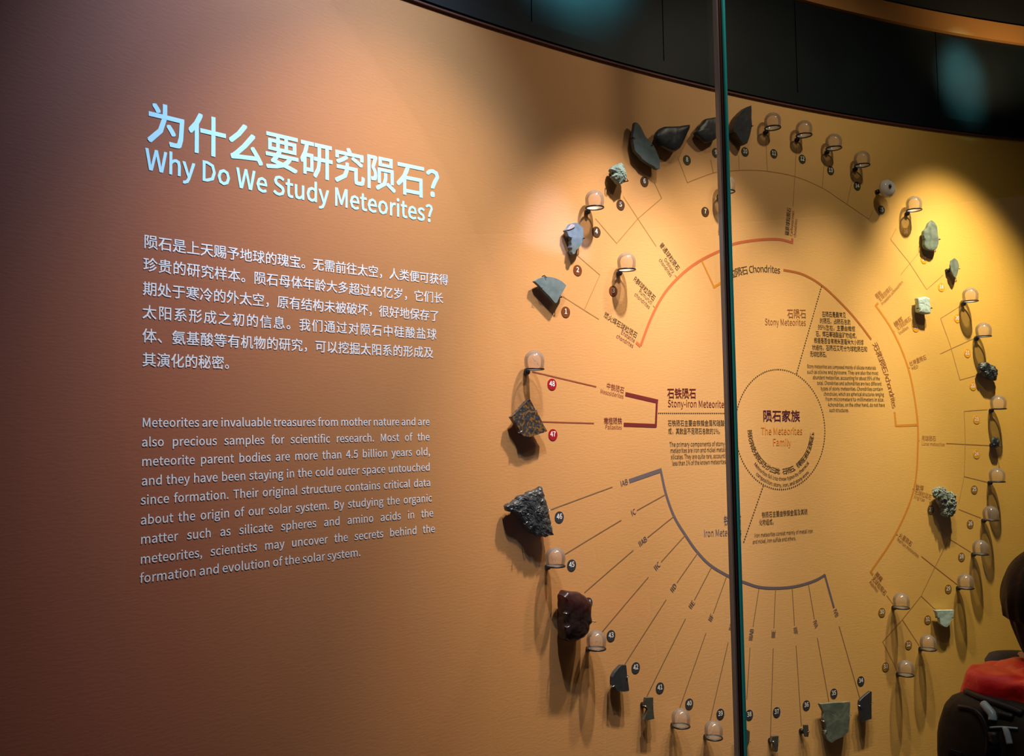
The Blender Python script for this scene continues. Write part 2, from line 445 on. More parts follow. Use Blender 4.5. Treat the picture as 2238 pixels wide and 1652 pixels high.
def fit_circle(px):
    P = np.array([at(*p) for p in px]); A = np.c_[2 * P, np.ones(len(P))]
    b = (P ** 2).sum(1); c, *_ = np.linalg.lstsq(A, b, rcond=None)
    return c[0], c[1], math.sqrt(c[2] + c[0] ** 2 + c[1] ** 2)


def arc_text(name, txt, cen, r, a0, a1, em, m_, bold=0.0, inward=False):
    """text along a circle; angles clockwise from the top. inward: tops of the letters point to the centre"""
    g, tot = layout(txt, bold); out = []
    cjk = any(ord(c) > 0x2fff for c in txt); mid = (0.38 if cjk else 0.30)
    for c, x0, a in g:
        gv, gf, _ = glyph(c, bold); ang = a0 + (a1 - a0) * (x0 + a / 2) / tot
        def fn(X, Y, ang=ang, a=a):
            lx = (X - a / 2) * em; ly = (Y - mid) * em
            if inward: ex, ez = -math.cos(ang), math.sin(ang); nx, nz = -math.sin(ang), -math.cos(ang)
            else: ex, ez = math.cos(ang), -math.sin(ang); nx, nz = math.sin(ang), math.cos(ang)
            return (cen[0] + math.sin(ang) * r + ex * lx + nx * ly, cen[1] + math.cos(ang) * r + ez * lx + nz * ly)
        out.append(((gv, gf), fn))
    return emit(name, out, m_)


def ang_of(p, cen):
    s, z = at(*p); return math.atan2(s - cen[0], z - cen[1])


def stroke(name, P, w, m_, parent=wall, off=0.0006, step=0.02, closed=False):
    """printed line through wall points P (s,z)"""
    Q = [np.array(P[0], float)]
    for a, b in zip(P, P[1:]):
        a = np.array(a); b = np.array(b); n = max(1, int(np.hypot(*(b - a)) / step))
        Q += [a + (b - a) * k / n for k in range(1, n + 1)]
    V = []; Fc = []; N = len(Q)
    for i, q in enumerate(Q):
        t = Q[min(i + 1, N - 1)] - Q[max(i - 1, 0)]; t = t / (np.hypot(*t) + 1e-9); nn = np.array((-t[1], t[0]))
        if 0 < i < N - 1:   # mitre
            t1 = (Q[i] - Q[i - 1]); t1 = t1 / np.hypot(*t1); c = abs(float(np.dot(np.array((-t1[1], t1[0])), nn))); k = min(1 / max(c, 0.4), 2.0)
        else: k = 1
        for sg in (1, -1):
            p = q + nn * w / 2 * sg * k; V.append(on_wall(p[0], p[1], off))
    for i in range(N - 1): Fc.append((2 * i, 2 * i + 1, 2 * i + 3, 2 * i + 2))
    return pyobj(name, V, Fc, m_, parent)


def pline(px, w, m_, name='chart_line'):
    return stroke(name, [at(*p) for p in px], w, m_)


def smooth_px(pts, n=8):
    out = []
    for i in range(len(pts) - 1):
        p0 = np.array(pts[max(i - 1, 0)], float); p1 = np.array(pts[i], float); p2 = np.array(pts[i + 1], float); p3 = np.array(pts[min(i + 2, len(pts) - 1)], float)
        for k in range(n):
            t = k / n
            out.append(tuple(0.5 * ((2 * p1) + (p2 - p0) * t + (2 * p0 - 5 * p1 + 4 * p2 - p3) * t * t + (3 * p1 - p0 - 3 * p2 + p3) * t ** 3)))
    out.append(pts[-1]); return out


def dots(name, P, pitch, ds, dz, m_):
    """dotted line as a row of small printed marks"""
    V = []; Fc = []; acc = 0; n = 0
    for a, b in zip(P, P[1:]):
        a = np.array(a); b = np.array(b); L = float(np.hypot(*(b - a))); t = (b - a) / L; nn = np.array((-t[1], t[0])); x = pitch - acc if acc else 0
        while x < L:
            c = a + t * x; idx = []
            for k in range(8):
                q = c + t * math.cos(k * PI / 4) * ds / 2 + nn * math.sin(k * PI / 4) * dz / 2
                V.append(on_wall(q[0], q[1], 0.0007)); idx.append(n); n += 1
            Fc.append(tuple(idx[::-1])); x += pitch
        acc = (L - (x - pitch)) if x > 0 else acc + L
    return pyobj(name, V, Fc, m_, wall)


# --- text on the left
def zt(pts): return Zm(280, 180, 3.108, pts)


BT, BB, BS = 0.016, 0.0085, 0.005
text('lettering', '为什么要研究陨石？', (318, 301), (992, 438), 0.0985, M['cyan'], BT, base=True, label='large pale cyan Chinese heading')
text('lettering', 'Why Do We Study Meteorites?', (316, 369.0), (947, 486), 0.0625, M['cyan'], BT, base=True, label='pale cyan English heading')
rows_zh = [('陨石是上天赐予地球的瑰宝。无需前往太空，人类便可获得', (313, 542), (980, 624.5)),
           ('珍贵的研究样本。陨石母体年龄大多超过45亿岁，它们长', (312, 592), (969, 664)),
           ('期处于寒冷的外太空，原有结构未被破坏，很好地保存了', (311, 645), (960, 703)),
           ('太阳系形成之初的信息。我们通过对陨石中硅酸盐球', (310, 696), (954, 743)),
           ('体、氨基酸等有机物的研究，可以挖掘太阳系的形成及', (310, 748), (947, 783)),
           ('其演化的秘密。', (310, 801), (518, 807.5))]
it = []
for i, (t_, a, b) in enumerate(rows_zh): it += line_items(t_, at(a[0], a[1] - 3), at(b[0], b[1] - 2.5), 0.0325, BB, i < 5, True)
emit('lettering', it, M['white'], label='white Chinese paragraph')
rows_en = [('Meteorites are invaluable treasures from mother nature and are', (309, 933.1), (939, 928.9)),
           ('also precious samples for scientific research. Most of the', (308.5, 975.9), (939, 962)),
           ('meteorite parent bodies are more than 4.5 billion years old,', (308, 1018.4), (940, 994.2)),
           ('and they have been staying in the cold outer space untouched', (308, 1060.8), (940, 1028)),
           ('since formation. Their original structure contains critical data', (306.5, 1102.7), (941, 1061.8)),
           ('about the origin of our solar system. By studying the organic', (306, 1146.4), (944, 1095.6)),
           ('matter such as silicate spheres and amino acids in the', (305.5, 1188.9), (947, 1128.4)),
           ('meteorites, scientists may uncover the secrets behind the', (305, 1232.3), (950.5, 1162.2)),
           ('formation and evolution of the solar system.', (304.5, 1274), (788.5, 1214.6))]
it = []
for t_, a, b in rows_en: it += line_items(t_, at(*a), at(*b), 0.0262, BB, False, True) if t_[0] == 'f' else line_items(t_, at(*a), at(*b), 0.0262, BB, True, True)
emit('lettering', it, M['white'], label='white English paragraph')

# --- chart: circles and arcs
dot = [(1703, 808), (1705, 1070), (1803, 945), (1789, 875), (1777, 855), (1650, 823), (1629, 852), (1617, 880), (1770, 1035), (1740, 1061), (1668, 1061)]
iron = [(1444, 1028), (1455, 1078), (1473, 1128), (1497, 1168), (1523, 1205), (1555, 1237), (1604, 1265), (1625, 1272), (1660, 1283), (1700, 1285), (1740, 1281), (1780, 1269), (1803, 1256)]
cin = [(1712, 590), (1755, 600), (1800, 627), (1850, 675), (1880, 710), (1904, 742)]
cout = [(1400, 755), (1425, 690), (1455, 637), (1495, 595), (1533, 568), (1580, 545), (1604, 533), (1650, 525), (1700, 523), (1731, 530)]
ach = [(1914, 668), (1952, 725), (1985, 805), (2003, 900), (2006, 970), (1997, 1070), (1958, 1165), (1903, 1249)]
thin = [(1502, 399), (1559, 378), (1599, 373.5), (1641, 372), (1683, 375), (1741, 387), (1797, 411), (1840, 439), (1899, 479)]
DC = fit_circle(dot)
P = [(DC[0] + math.sin(a) * DC[2], DC[1] + math.cos(a) * DC[2]) for a in [2 * PI * k / 240 for k in range(241)]]
dots('dotted_line', P, 0.0098, 0.0062, 0.0056, M['ink'])
for px, w, m_ in ((iron, 0.0095, 'steel'), (cin, 0.009, 'rust2'), (cout, 0.0100, 'rust'), (ach, 0.0085, 'amber'), (thin, 0.0026, 'thin')):
    pline(smooth_px(px), w, M[m_])
dots('dotted_line', [at(1795, 627), at(1741, 816)], 0.0100, 0.0060, 0.0062, M['ink'])
dots('dotted_line', [at(1667.6, 1062.5), at(1624, 1188)], 0.0100, 0.0060, 0.0062, M['ink'])
dots('dotted_line', [at(1439.5, 902.8), at(1591, 903)], 0.0085, 0.0065, 0.0040, M['ink'])
for px, w, m_ in (
        ([(1400, 757), (1390, 748)], .010, 'rust'), ([(1731, 533), (1731.5, 521)], .010, 'rust'),
        ([(1533, 568), (1560.7, 627.4)], .0062, 'amber'), ([(1559, 628.5), (1583.4, 612.8)], .009, 'amber'),
        ([(1913, 669), (1919, 662)], .009, 'amber'), ([(1902, 1247), (1908, 1256)], .009, 'amber'),
        ([(1955, 900), (1958, 930.4), (2004, 928.4)], .0085, 'amber'),
        ([(1366.5, 861), (1438, 877.5)], .0135, 'maroon'), ([(1435.5, 875), (1433, 933)], .0085, 'maroon'), ([(1434, 930.5), (1363, 927.8)], .0125, 'maroon'),
        ([(1163, 812), (1303, 845)], .0042, 'redthin'), ([(1181, 921.5), (1298, 925)], .0040, 'redthin'),
        ([(1375, 1051.4), (1446, 1027)], .0135, 'steel'), ([(1802, 1255), (1822.5, 1328)], .0085, 'steel'),
        ([(1229, 647), (1309, 697.6)], .003, 'thin'), ([(1277, 677), (1311, 600.5), (1257, 554)], .0028, 'thin'),
        ([(1301, 477), (1347.7, 531.6), (1395, 476.5), (1446, 433), (1429.5, 398)], .0028, 'thin'), ([(1362, 429), (1434, 538)], .0028, 'thin'),
        ([(1482, 346), (1502, 399)], .0024, 'thin'), ([(1553, 349), (1559, 378)], .0024, 'thin'), ([(1614, 339), (1616, 372)], .002, 'thin'),
        ([(1673.5, 298), (1677, 373)], .002, 'thin'), ([(1741, 313), (1737, 386), (1733, 452)], .0022, 'thin'), ([(1802, 348), (1797, 410)], .002, 'thin'),
        ([(1864, 387), (1851, 446)], .0024, 'thin'), ([(1899, 479), (1908, 461)], .0024, 'thin'),
        (Zm(1880, 370, 4.719, [(370, 610), (312, 722), (510, 968), (685, 1240), (860, 1085)]), .0024, 'thin'),
        (Zm(1880, 370, 4.719, [(620, 840), (415, 1090)]), .0024, 'thin'),
        ([(2098.7, 669), (2055.4, 696), (2076.6, 754.6), (2098, 830.3), (2138.7, 819)], .0024, 'thin'), ([(2054.6, 773.2), (2126.6, 740.4)], .003, 'thin'),
        ([(2158, 895), (2107, 898.5), (2109.4, 971), (2107, 1041), (2095, 1100)], .0024, 'thin'), ([(2107, 1041), (2158.4, 1053.7)], .003, 'thin'),
        ([(2067.8, 968.8), (2163, 973.5)], .003, 'lbrown'), ([(2095, 1112.6), (2144, 1132)], .003, 'thin'), ([(2072.3, 1175.8), (2121.4, 1206.3)], .003, 'thin'),
        ([(2070, 1185), (2043, 1239.5), (2013, 1302), (1972, 1353.5), (1929, 1402), (1952, 1447.6), (1961, 1467)], .0026, 'thin'),
        ([(2013, 1302), (2047.5, 1335)], .003, 'thin'), ([(1972, 1354), (2009, 1410.5)], .003, 'thin'), ([(1937.8, 1300.8), (1952, 1320.7)], .003, 'thin'),
        ([(2013.3, 1215.3), (2093, 1278)], .0034, 'lbrown'),
        ([(1474.6, 600.8), (1480.5, 607.6)], .003, 'thin'), ([(1427, 667.8), (1433, 673.7)], .003, 'thin'),
        ([(2006, 963), (2009.5, 963)], .003, 'thin'), ([(1994, 1068), (1999, 1071)], .003, 'thin'), ([(1956, 1166.5), (1962, 1169.4)], .003, 'thin'),
        ([(1952, 725), (1955.5, 724)], .003, 'thin'), ([(1984, 804.6), (1988.5, 803.7)], .003, 'thin')):
    pline(px, w, M[m_])
zi = lambda pts: Zm(1080, 1020, 3.755, pts)
zr = lambda pts: Zm(1600, 1020, 3.508, pts)
zg = lambda x, y: (1100 + x / 3.996, 1400 + y / 3.996)
zj = lambda x, y: (1600 + x / 3.508, 1400 + y / 3.508)
for pts in (zi([(970, 165), (468, 350)]), zi([(1410, 225), (1170, 358)]), zi([(1043, 437), (578, 718)]), zi([(1482, 400), (1258, 580)]), zi([(1142, 684), (740, 1032)]),
            zi([(1570, 558), (1370, 780)]), zi([(1265, 905), (878, 1362)]), zi([(1672, 703), (1500, 950)]), zi([(1412, 1088), (1068, 1625)]),
            zi([(1785, 820), (1643, 1092)]), [zi([(1570, 1245)])[0], zg(1250, 490)], zi([(1905, 905), (1798, 1200)]), [zi([(1738, 1362)])[0], zg(1535, 600)],
            zi([(1985, 1180), (1960, 1270)]), [zi([(1920, 1440)])[0], zg(1800, 720)],
            zr([(205, 935), (160, 1225)]), zr([(137, 1385), (112, 1780)]), zr([(332, 938), (320, 1235)]), [zr([(315, 1390)])[0], zj(293, 740)],
            zr([(460, 930), (478, 1215)]), [zr([(490, 1370)])[0], zj(530, 650)], zr([(585, 900), (630, 1165)]), [zr([(653, 1310)])[0], zj(742, 470)],
            [zr([(820, 1220)])[0], zj(980, 445)]):
    pline(pts, 0.0032, M['steelthin'])

# --- chart: labels
ES = 0.0225; EE = 0.0185; LB = 0.0045
zo = lambda pts: Zm(1300, 500, 5.9, pts)
zc = lambda pts: Zm(1590, 440, 8.26, pts)
zs = lambda pts: Zm(1740, 660, 6.355, pts)
zn = lambda pts: Zm(1600, 780, 5.327, pts)
za = lambda pts: Zm(1880, 580, 5.9, pts)
zb = lambda pts: Zm(1880, 920, 4.13, pts)
zp = lambda pts: Zm(1440, 830, 7.867, pts)
zq = lambda pts: Zm(1100, 600, 3.755, pts)
z4 = lambda pts: Zm(1600, 560, 3.442, pts)
LAB = [
    ('普通球粒陨石', zo([(848, 185), (1082, 525)]), ES, 'ink', LB), ('Ordinary', zo([(897, 385), (1015, 562)]), EE, 'ink', 0), ('chondrites', zo([(832, 390), (985, 612)]), EE, 'ink', 0),
    ('R群球粒陨石', zo([(505, 630), (775, 905)]), ES, 'ink', LB), ('Rumuruti', zo([(570, 795), (735, 962)]), EE, 'ink', 0), ('chondrites', zo([(513, 838), (705, 1020)]), EE, 'ink', 0),
    ('顽火辉石球粒陨石', zo([(120, 1100), (545, 1378)]), ES, 'ink', LB), ('Enstatite', zo([(338, 1328), (514, 1452)]), EE, 'plum', 0), ('chondrites', zo([(278, 1380), (495, 1518)]), EE, 'plum', 0),
    ('碳质球粒陨石', zc([(1070, 612), (1110, 112)]), ES, 'ink', LB), ('Carbonaceous', zc([(1150, 630), (1185, 165)]), EE, 'brown', 0), ('chondrites', zc([(1215, 650), (1242, 315)]), EE, 'brown', 0),
    ('K群球粒陨石', [(1573, 515), (1577, 474)], ES, 'brown', BB),
    ('陨石家族', zn([(355, 683), (790, 685)]), 0.044, 'plum', BB), ('The Meteorites', zn([(335, 868), (818, 868)]), 0.034, 'orange', BS), ('Family', zn([(470, 998), (688, 1000)]), 0.034, 'orange', BS),
    ('石陨石', z4([(413, 430), (557, 432)]), 0.037, 'brown', BS), ('Stony Meteorites', z4([(245, 497), (555, 503)]), 0.032, 'brown', 0),
    ('铁陨石', zi([(1882, 440), (2028, 437)]), 0.037, 'steel', BS), ('Iron Meteorites', zi([(1718, 550), (2030, 539)]), 0.032, 'steel', 0),
    ('石铁陨石', zp([(140, 228), (640, 230)]), 0.037, 'maroon', BB), ('Stony-iron Meteorites', zp([(148, 415), (1168, 430)]), 0.032, 'maroon', 0),
    ('中铁陨石', zq([(845, 908), (992, 950)]), ES, 'redthin', LB), ('Mesosiderites', zq([(794, 957), (986, 1003)]), EE, 'redthin', 0),
    ('橄榄陨铁', zq([(824, 1198), (974, 1200)]), ES, 'maroon', LB), ('Pallasites', zq([(835, 1252), (972, 1256)]), EE, 'redthin', 0),
    ('原始', za([(198, 408), (268, 338)]), ES, 'lbrown', BS), ('无球粒陨石', za([(238, 452), (402, 278)]), ES, 'lbrown', 0), ('Primitive achondrites', za([(278, 508), (548, 206)]), EE, 'lbrown', 0),
    ('橄辉', za([(436, 770), (545, 680)]), ES, 'lbrown', BS), ('无球粒陨石', za([(468, 820), (650, 676)]), ES, 'lbrown', 0), ('Ureilites', za([(498, 882), (618, 793)]), EE, 'lbrown', 0),
    ('灶神星陨石', za([(634, 1272), (850, 1178)]), ES, 'lbrown', 0), ('HED', za([(662, 1332), (748, 1304)]), EE, 'lbrown', 0),
    ('月球陨石', zb([(552, 155), (684, 157)]), ES, 'lbrown', 0), ('Lunar meteorites', zb([(553, 205), (762, 213)]), EE, 'lbrown', 0),
    ('钛辉', zb([(500, 588), (572, 607)]), ES, 'lbrown', BS), ('无球粒陨石', zb([(492, 632), (644, 690)]), ES, 'lbrown', 0), ('Angrites', zb([(484, 681), (582, 716)]), EE, 'lbrown', 0),
    ('火星陨石', zb([(354, 1020), (466, 1115)]), ES, 'brown', 0), ('Martian meteorites', zb([(333, 1063), (527, 1225)]), EE, 'brown', 0),
    ('顽辉', zb([(140, 1370), (195, 1438)]), ES, 'brown', BS), ('无球粒陨石', zb([(112, 1408), (230, 1562)]), ES, 'brown', 0), ('Aubrites', zb([(86, 1446), (157, 1540)]), EE, 'brown', 0),
    ('IAB', zi([(1036, 144), (1098, 122)]), 0.024, 'steel', BS), ('IC', zi([(1124, 386), (1162, 364)]), 0.024, 'steel', BS), ('IIAB', zi([(1188, 640), (1252, 588)]), 0.024, 'steel', BS),
    ('IIC', zi([(1318, 840), (1360, 792)]), 0.024, 'steel', BS), ('IID', zi([(1454, 1022), (1492, 966)]), 0.024, 'steel', BS), ('IIE', zi([(1606, 1160), (1640, 1104)]), 0.024, 'steel', BS),
    ('IIF', zi([(1770, 1266), (1793, 1212)]), 0.024, 'steel', BS), ('IIG', zi([(1940, 1342), (1956, 1286)]), 0.024, 'steel', BS),
    ('IIIAB', zr([(142, 1330), (155, 1240)]), 0.024, 'steel', BS), ('IIIE', zr([(317, 1310), (320, 1250)]), 0.024, 'steel', BS),
    ('IIIF', zr([(480, 1228), (487, 1284)]), 0.024, 'steel', BS), ('IVA', zr([(630, 1176), (645, 1232)]), 0.024, 'steel', BS), ('IVB', zr([(784, 1092), (803, 1148)]), 0.024, 'steel', BS)]
for t_, (a, b), em, m_, bo in LAB: text('lettering', t_, a, b, em, M[m_], bo)
PAR = [
    ([('石铁陨石主要由铁镍金属和硅酸盐组', [(150, 742), (1262, 740)]), ('成，其数量不足陨石总数的1%。', [(155, 878), (1090, 878)])], zp, 0.0225),
    ([('The primary components of stony-iron', [(178, 1115), (1262, 1098)]), ('meteorites are iron and nickel metals and', [(193, 1220), (1268, 1200)]),
      ('silicates. They are quite rare, accounting for', [(203, 1328), (1285, 1306)]), ('less than 1% of the known meteorites.', [(226, 1438), (1164, 1408)])], zp, 0.0205),
    ([('石陨石是最常见', [(355, 165), (690, 180)]), ('的陨石，占陨石总数', [(326, 255), (756, 278)]), ('95%左右，主要由橄榄', [(300, 345), (820, 372)]), ('石、辉石等硅酸盐矿物组成。', [(270, 437), (866, 468)]),
      ('根据是否含有微米至毫米大小的球', [(244, 530), (936, 560)]), ('状结构，石陨石又可分为球粒陨石和', [(218, 626), (988, 655)]), ('无球粒陨石。', [(190, 718), (448, 728)])], zs, 0.0225),
    ([('Stony meteorites are composed mainly of silicate materials', [(148, 893), (1108, 918)]), ('such as olivine and pyroxene. They are also the most', [(150, 970), (1140, 990)]),
      ('abundant meteorites, accounting for about 95% of the', [(228, 1048), (1162, 1065)]), ('total. Chondrites and achondrites are two different', [(288, 1126), (1185, 1138)]),
      ('types of stony meteorites. Chondrites contain', [(338, 1202), (1203, 1211)]), ('chondrules, which are spherical structures ranging', [(380, 1277), (1218, 1285)]),
      ('from micrometers to millimeters in size.', [(406, 1350), (1222, 1358)]), ('Achondrites, on the other hand, do not have', [(438, 1428), (1232, 1432)]), ('such structures.', [(458, 1503), (732, 1505)])], zs, 0.0185),
    ([('铁陨石主要由铁镍金属及其硫', [(226, 368), (578, 342)]), ('化物组成。', [(206, 425), (334, 418)])], zr, 0.0225),
    ([('Iron meteorites consist mainly of metal iron', [(170, 528), (618, 492)]), ('and nickel, iron sulfide and others.', [(156, 577), (490, 548)])], zr, 0.0185)]
for rows, tr_, em in PAR:
    it = []
    for t_, ab in rows:
        a, b = tr_(ab); it += line_items(t_, at(*a), at(*b), em, 0.004, False)
    emit('lettering', it, M['ink'])
CCh = fit_circle(cin)
a0 = ang_of((1584, 612), CCh); a1 = ang_of((1705, 588), CCh); rr = math.hypot(*(np.array(at(1670, 587)) - np.array(CCh[:2])))
arc_text('lettering', '球粒陨石 Chondrites', CCh, rr, a0, a1, 0.033, M['ink'], BS)
q = zs([(1090, 570), (1365, 1470), (1235, 960)])
CA = fit_circle(q + zs([(1150, 720), (1320, 1230)]))
arc_text('lettering', '无球粒陨石 Achondrites', CA, CA[2], ang_of(q[0], CA), ang_of(q[1], CA), 0.031, M['brown'], 0)
for t_, pts, em, bo in (('按化学成分陨石可分为三类：石陨石、铁陨石和石铁陨石。', [(213, 850), (250, 1080), (350, 1230), (545, 1335), (720, 1290), (860, 1100), (925, 935), (940, 835)], 0.0235, 0.004),
                        ('Meteorites fall into three types by chemical', [(262, 1238), (400, 1375), (570, 1420), (720, 1385), (888, 1225)], 0.0175, 0),
                        ('composition: stony, iron, and stony-irons', [(282, 1352), (420, 1460), (570, 1495), (720, 1460), (888, 1335)], 0.0175, 0)):
    q = zn(pts); cc = fit_circle(q); b0 = ang_of(q[0], cc); b1 = ang_of(q[-1], cc)
    if b0 < 0: b0 += 2 * PI
    if b1 < 0: b1 += 2 * PI
    arc_text('lettering', t_, cc, cc[2], b0, b1, em, M['ink'], bo, inward=True)

# --- number badges printed on the wall
BADGE = {48: (1206, 840), 47: (1208, 950), 46: (1222, 1130), 45: (1249, 1235), 44: (1285, 1318), 43: (1335, 1389), 42: (1389, 1459), 41: (1442, 1503), 40: (1506, 1538), 39: (1574, 1560), 38: (1637, 1562), 37: (1697, 1556), 36: (1762, 1541),
         35: (1822, 1515), 34: (1881, 1488), 33: (1935, 1457), 32: (1985, 1409), 31: (2027, 1354), 30: (1927, 1338), 29: (2072, 1287), 28: (2101, 1217), 27: (2034, 1114), 26: (2120, 1145), 25: (2129, 1070), 24: (2134, 993), 23: (2134, 917),
         22: (2126, 844), 21: (2114, 772), 20: (2092, 696), 19: (2001, 716), 18: (2057, 628), 17: (2019, 567), 16: (1979, 507), 15: (1926, 459), 14: (1873, 407), 13: (1815, 373), 12: (1753, 348), 11: (1691, 336), 10: (1628, 332), 9: (1564, 334),
         8: (1501, 350), 7: (1541, 463), 6: (1408, 397), 5: (1356, 448), 4: (1303, 507), 3: (1340, 636), 2: (1262, 591), 1: (1236, 682)}
for k, (px, py) in BADGE.items():
    mm = 'b_brown' if k <= 3 else 'b_dark' if k <= 7 else 'b_olive' if k <= 15 else 'b_yellow' if k <= 24 else 'b_mustard' if k <= 33 else 'b_slate' if k <= 46 else 'b_red'
    s, z = at(px, py); V = [on_wall(s, z, 0.0013)]; n = 28
    V += [on_wall(s + 0.0172 * math.cos(2 * PI * i / n), z + 0.0172 * math.sin(2 * PI * i / n), 0.0013) for i in range(n)]
    V += [on_wall(s + 0.0172 * math.cos(2 * PI * i / n), z + 0.0172 * math.sin(2 * PI * i / n), 0.0002) for i in range(n)]
    Fc = [(0, 1 + i, 1 + (i + 1) % n) for i in range(n)] + [(1 + i, 1 + n + i, 1 + n + (i + 1) % n, 1 + (i + 1) % n) for i in range(n)]
    b_ = pyobj('number_badge', V, Fc, M[mm], wall)
    hw = 0.0105 if k > 9 else 0.0055
    emit('numeral', line_items(str(k), (s - hw, z + 0.001), (s + hw, z + 0.001), 0.0205, 0.02), M['white'], b_, off=0.0016)
bpy.data.objects.remove(tob)

# ---------------------------------------------------------------- glass front of the case
GO = 0.62
gs = at(1600, 930, GO)[0]
def glass_panel(name, s0, s1, label):
    o = curved(name, s0, s1, -EYE, 1.95, GO, GO, M['pane'], n=60, kind=None, thick=0.012)
    o['label'] = label; o['category'] = 'display glass'; return o
glass_panel('display_glass', SL, gs - 0.0165, 'tall clear glass panel left of the vertical joint, in front of the heading')
glass_panel('display_glass', gs + 0.0165, SR, 'tall clear glass panel right of the vertical joint, in front of the chart')
gj = empty('glass_joint', on_wall(gs, -EYE, GO), -gs / RW, 'tall vertical glass edge joint with teal and black strips across the chart', 'glass joint')
Hj = 1.95 + EYE
for nm, x0, x1, y0, y1, m_ in (('edge_strip', -0.0165, -0.0105, -0.004, 0.010, 'edgegrey'), ('seal', -0.0105, -0.006, 0.0, 0.012, 'gasket'), ('edge_strip', -0.006, 0.000, -0.003, 0.012, 'edgebrown'),
                              ('seal', 0.000, 0.0075, 0.000, 0.012, 'gasket'), ('edge_strip', 0.0075, 0.0165, -0.004, 0.012, 'edge')):
    bm = bmesh.new(); add_box(bm, ((x0 + x1) / 2, (y0 + y1) / 2, Hj / 2), (x1 - x0, y1 - y0, Hj))
    bmesh.ops.bevel(bm, geom=[e for e in bm.edges if abs(e.verts[0].co.z - e.verts[1].co.z) > 1], offset=0.0008, segments=2, affect='EDGES')
    o = obj(nm, bm, M[m_], gj)
    if m_ == 'edge': o['label'] = 'teal glass edge strip'
    if m_ == 'edgegrey': o['label'] = 'grey glass edge strip'
    if m_ == 'edgebrown': o['label'] = 'brown middle strip'

# projector lamp in the hall: barn door added to cut its cool beam straight
bl = bpy.data.lights.new('beam', 'SPOT'); bl.energy = 520; bl.spot_size = math.radians(9); bl.spot_blend = 1.0; bl.color = (0.25, 0.34, 1.0); bl.shadow_soft_size = 0.0015
bo = bpy.data.objects.new('beam', bl); C.objects.link(bo); bo.location = BEAM
bo.rotation_euler = (on_wall(*at(1218, 568)) - BEAM).to_track_quat('-Z', 'Y').to_euler()
lamp = empty('stage_lamp', BEAM, 0, 'small black hall lamp with added barn door, above the frame', 'lamp')
A_, B_ = on_wall(*at(1080, 531)), on_wall(*at(1300, 592)); e_ = (B_ - A_)
A_, B_ = A_ - e_ * 0.8, B_ + e_ * 0.8
q_ = [(p - BEAM) * 0.10 for p in (A_, B_, B_ + Vector((0, 0, -0.7)), A_ + Vector((0, 0, -0.7)))]
bm = bmesh.new(); nd = (q_[1] - q_[0]).cross(q_[3] - q_[0]).normalized() * 0.002
f0 = [bm.verts.new(p) for p in q_]; f1 = [bm.verts.new(p + nd) for p in q_]; bm.faces.new(f0); bm.faces.new(f1[::-1])
for k in range(4): bm.faces.new((f0[k], f1[k], f1[(k + 1) % 4], f0[(k + 1) % 4]))
bmesh.ops.recalc_face_normals(bm, faces=bm.faces); obj('added_barn_door', bm, M['black'], lamp)
bm = bmesh.new(); dr = (on_wall(*at(1218, 568)) - BEAM).to_track_quat('Z', 'Y').to_matrix().to_4x4()
add_lathe(bm, [(0.0, -0.16), (0.05, -0.15), (0.055, -0.02), (0.05, 0.0), (0.048, -0.02), (0, -0.03)], 24, dr); obj('housing', bm, M['black'], lamp, True)
bm = bmesh.new(); add_tube(bm, [(0, 0, 0.05), (0, 0, 2.45 + EYE - BEAM.z)], 0.012, 10); obj('drop_rod', bm, M['black'], lamp, True)

# ---------------------------------------------------------------- glass domes
RD = 0.0295


def make_dome():
    root = empty('glass_dome', (0, 0, 0), 0, '', 'glass dome', 'clear glass domes mounted around the chart')
    prof = [(0.86 * RD, 0.0), (0.93 * RD, 0.16 * RD), (0.975 * RD, 0.42 * RD), (0.997 * RD, 0.68 * RD), (RD, 0.86 * RD)]
    prof += [(RD * math.cos(a), 0.86 * RD + RD * 1.0 * math.sin(a)) for a in [PI / 2 * k / 14 for k in range(1, 14)]] + [(0, 1.86 * RD)]
    y = -0.042
    Mx = Matrix.Translation((0, y, 0))
    bm = bmesh.new(); add_lathe(bm, prof, 40, Mx); obj('dome', bm, M['dome'], root, True)
    bm = bmesh.new(); add_lathe(bm, [(0, 0.0012), (0.83 * RD, 0.0012), (0.83 * RD, -0.0008), (0, -0.0008)], 40, Mx); obj('base_disc', bm, M['glass_glow'], root)
    bm = bmesh.new(); n = 40
    add_tube(bm, [(0.93 * RD * math.cos(2 * PI * k / n), y + 0.93 * RD * math.sin(2 * PI * k / n), -0.0004) for k in range(n)], 0.0025, 8, True)
    obj('ring', bm, M['black'], root, True)
    bm = bmesh.new(); add_tube(bm, [(0, -0.001, -0.006), (0, -0.012, -0.005), (0, -0.014, -0.0015), (0, -0.0165, -0.0012)], 0.003, 8); obj('arm', bm, M['black'], root, True)
    bm = bmesh.new(); add_lathe(bm, [(0, 0.0), (0.0075, 0.0), (0.0085, 0.003), (0.0085, 0.010), (0.006, 0.014), (0, 0.015)], 20, Matrix.Translation((0, -0.0005, -0.006)) @ Matrix.Rotation(PI / 2, 4, 'X'))
    obj('wall_knob', bm, M['black'], root, True)
    return root


D1 = lambda a, b, c: ((1590 + a / 6.884, 220 + b / 6.884), c)
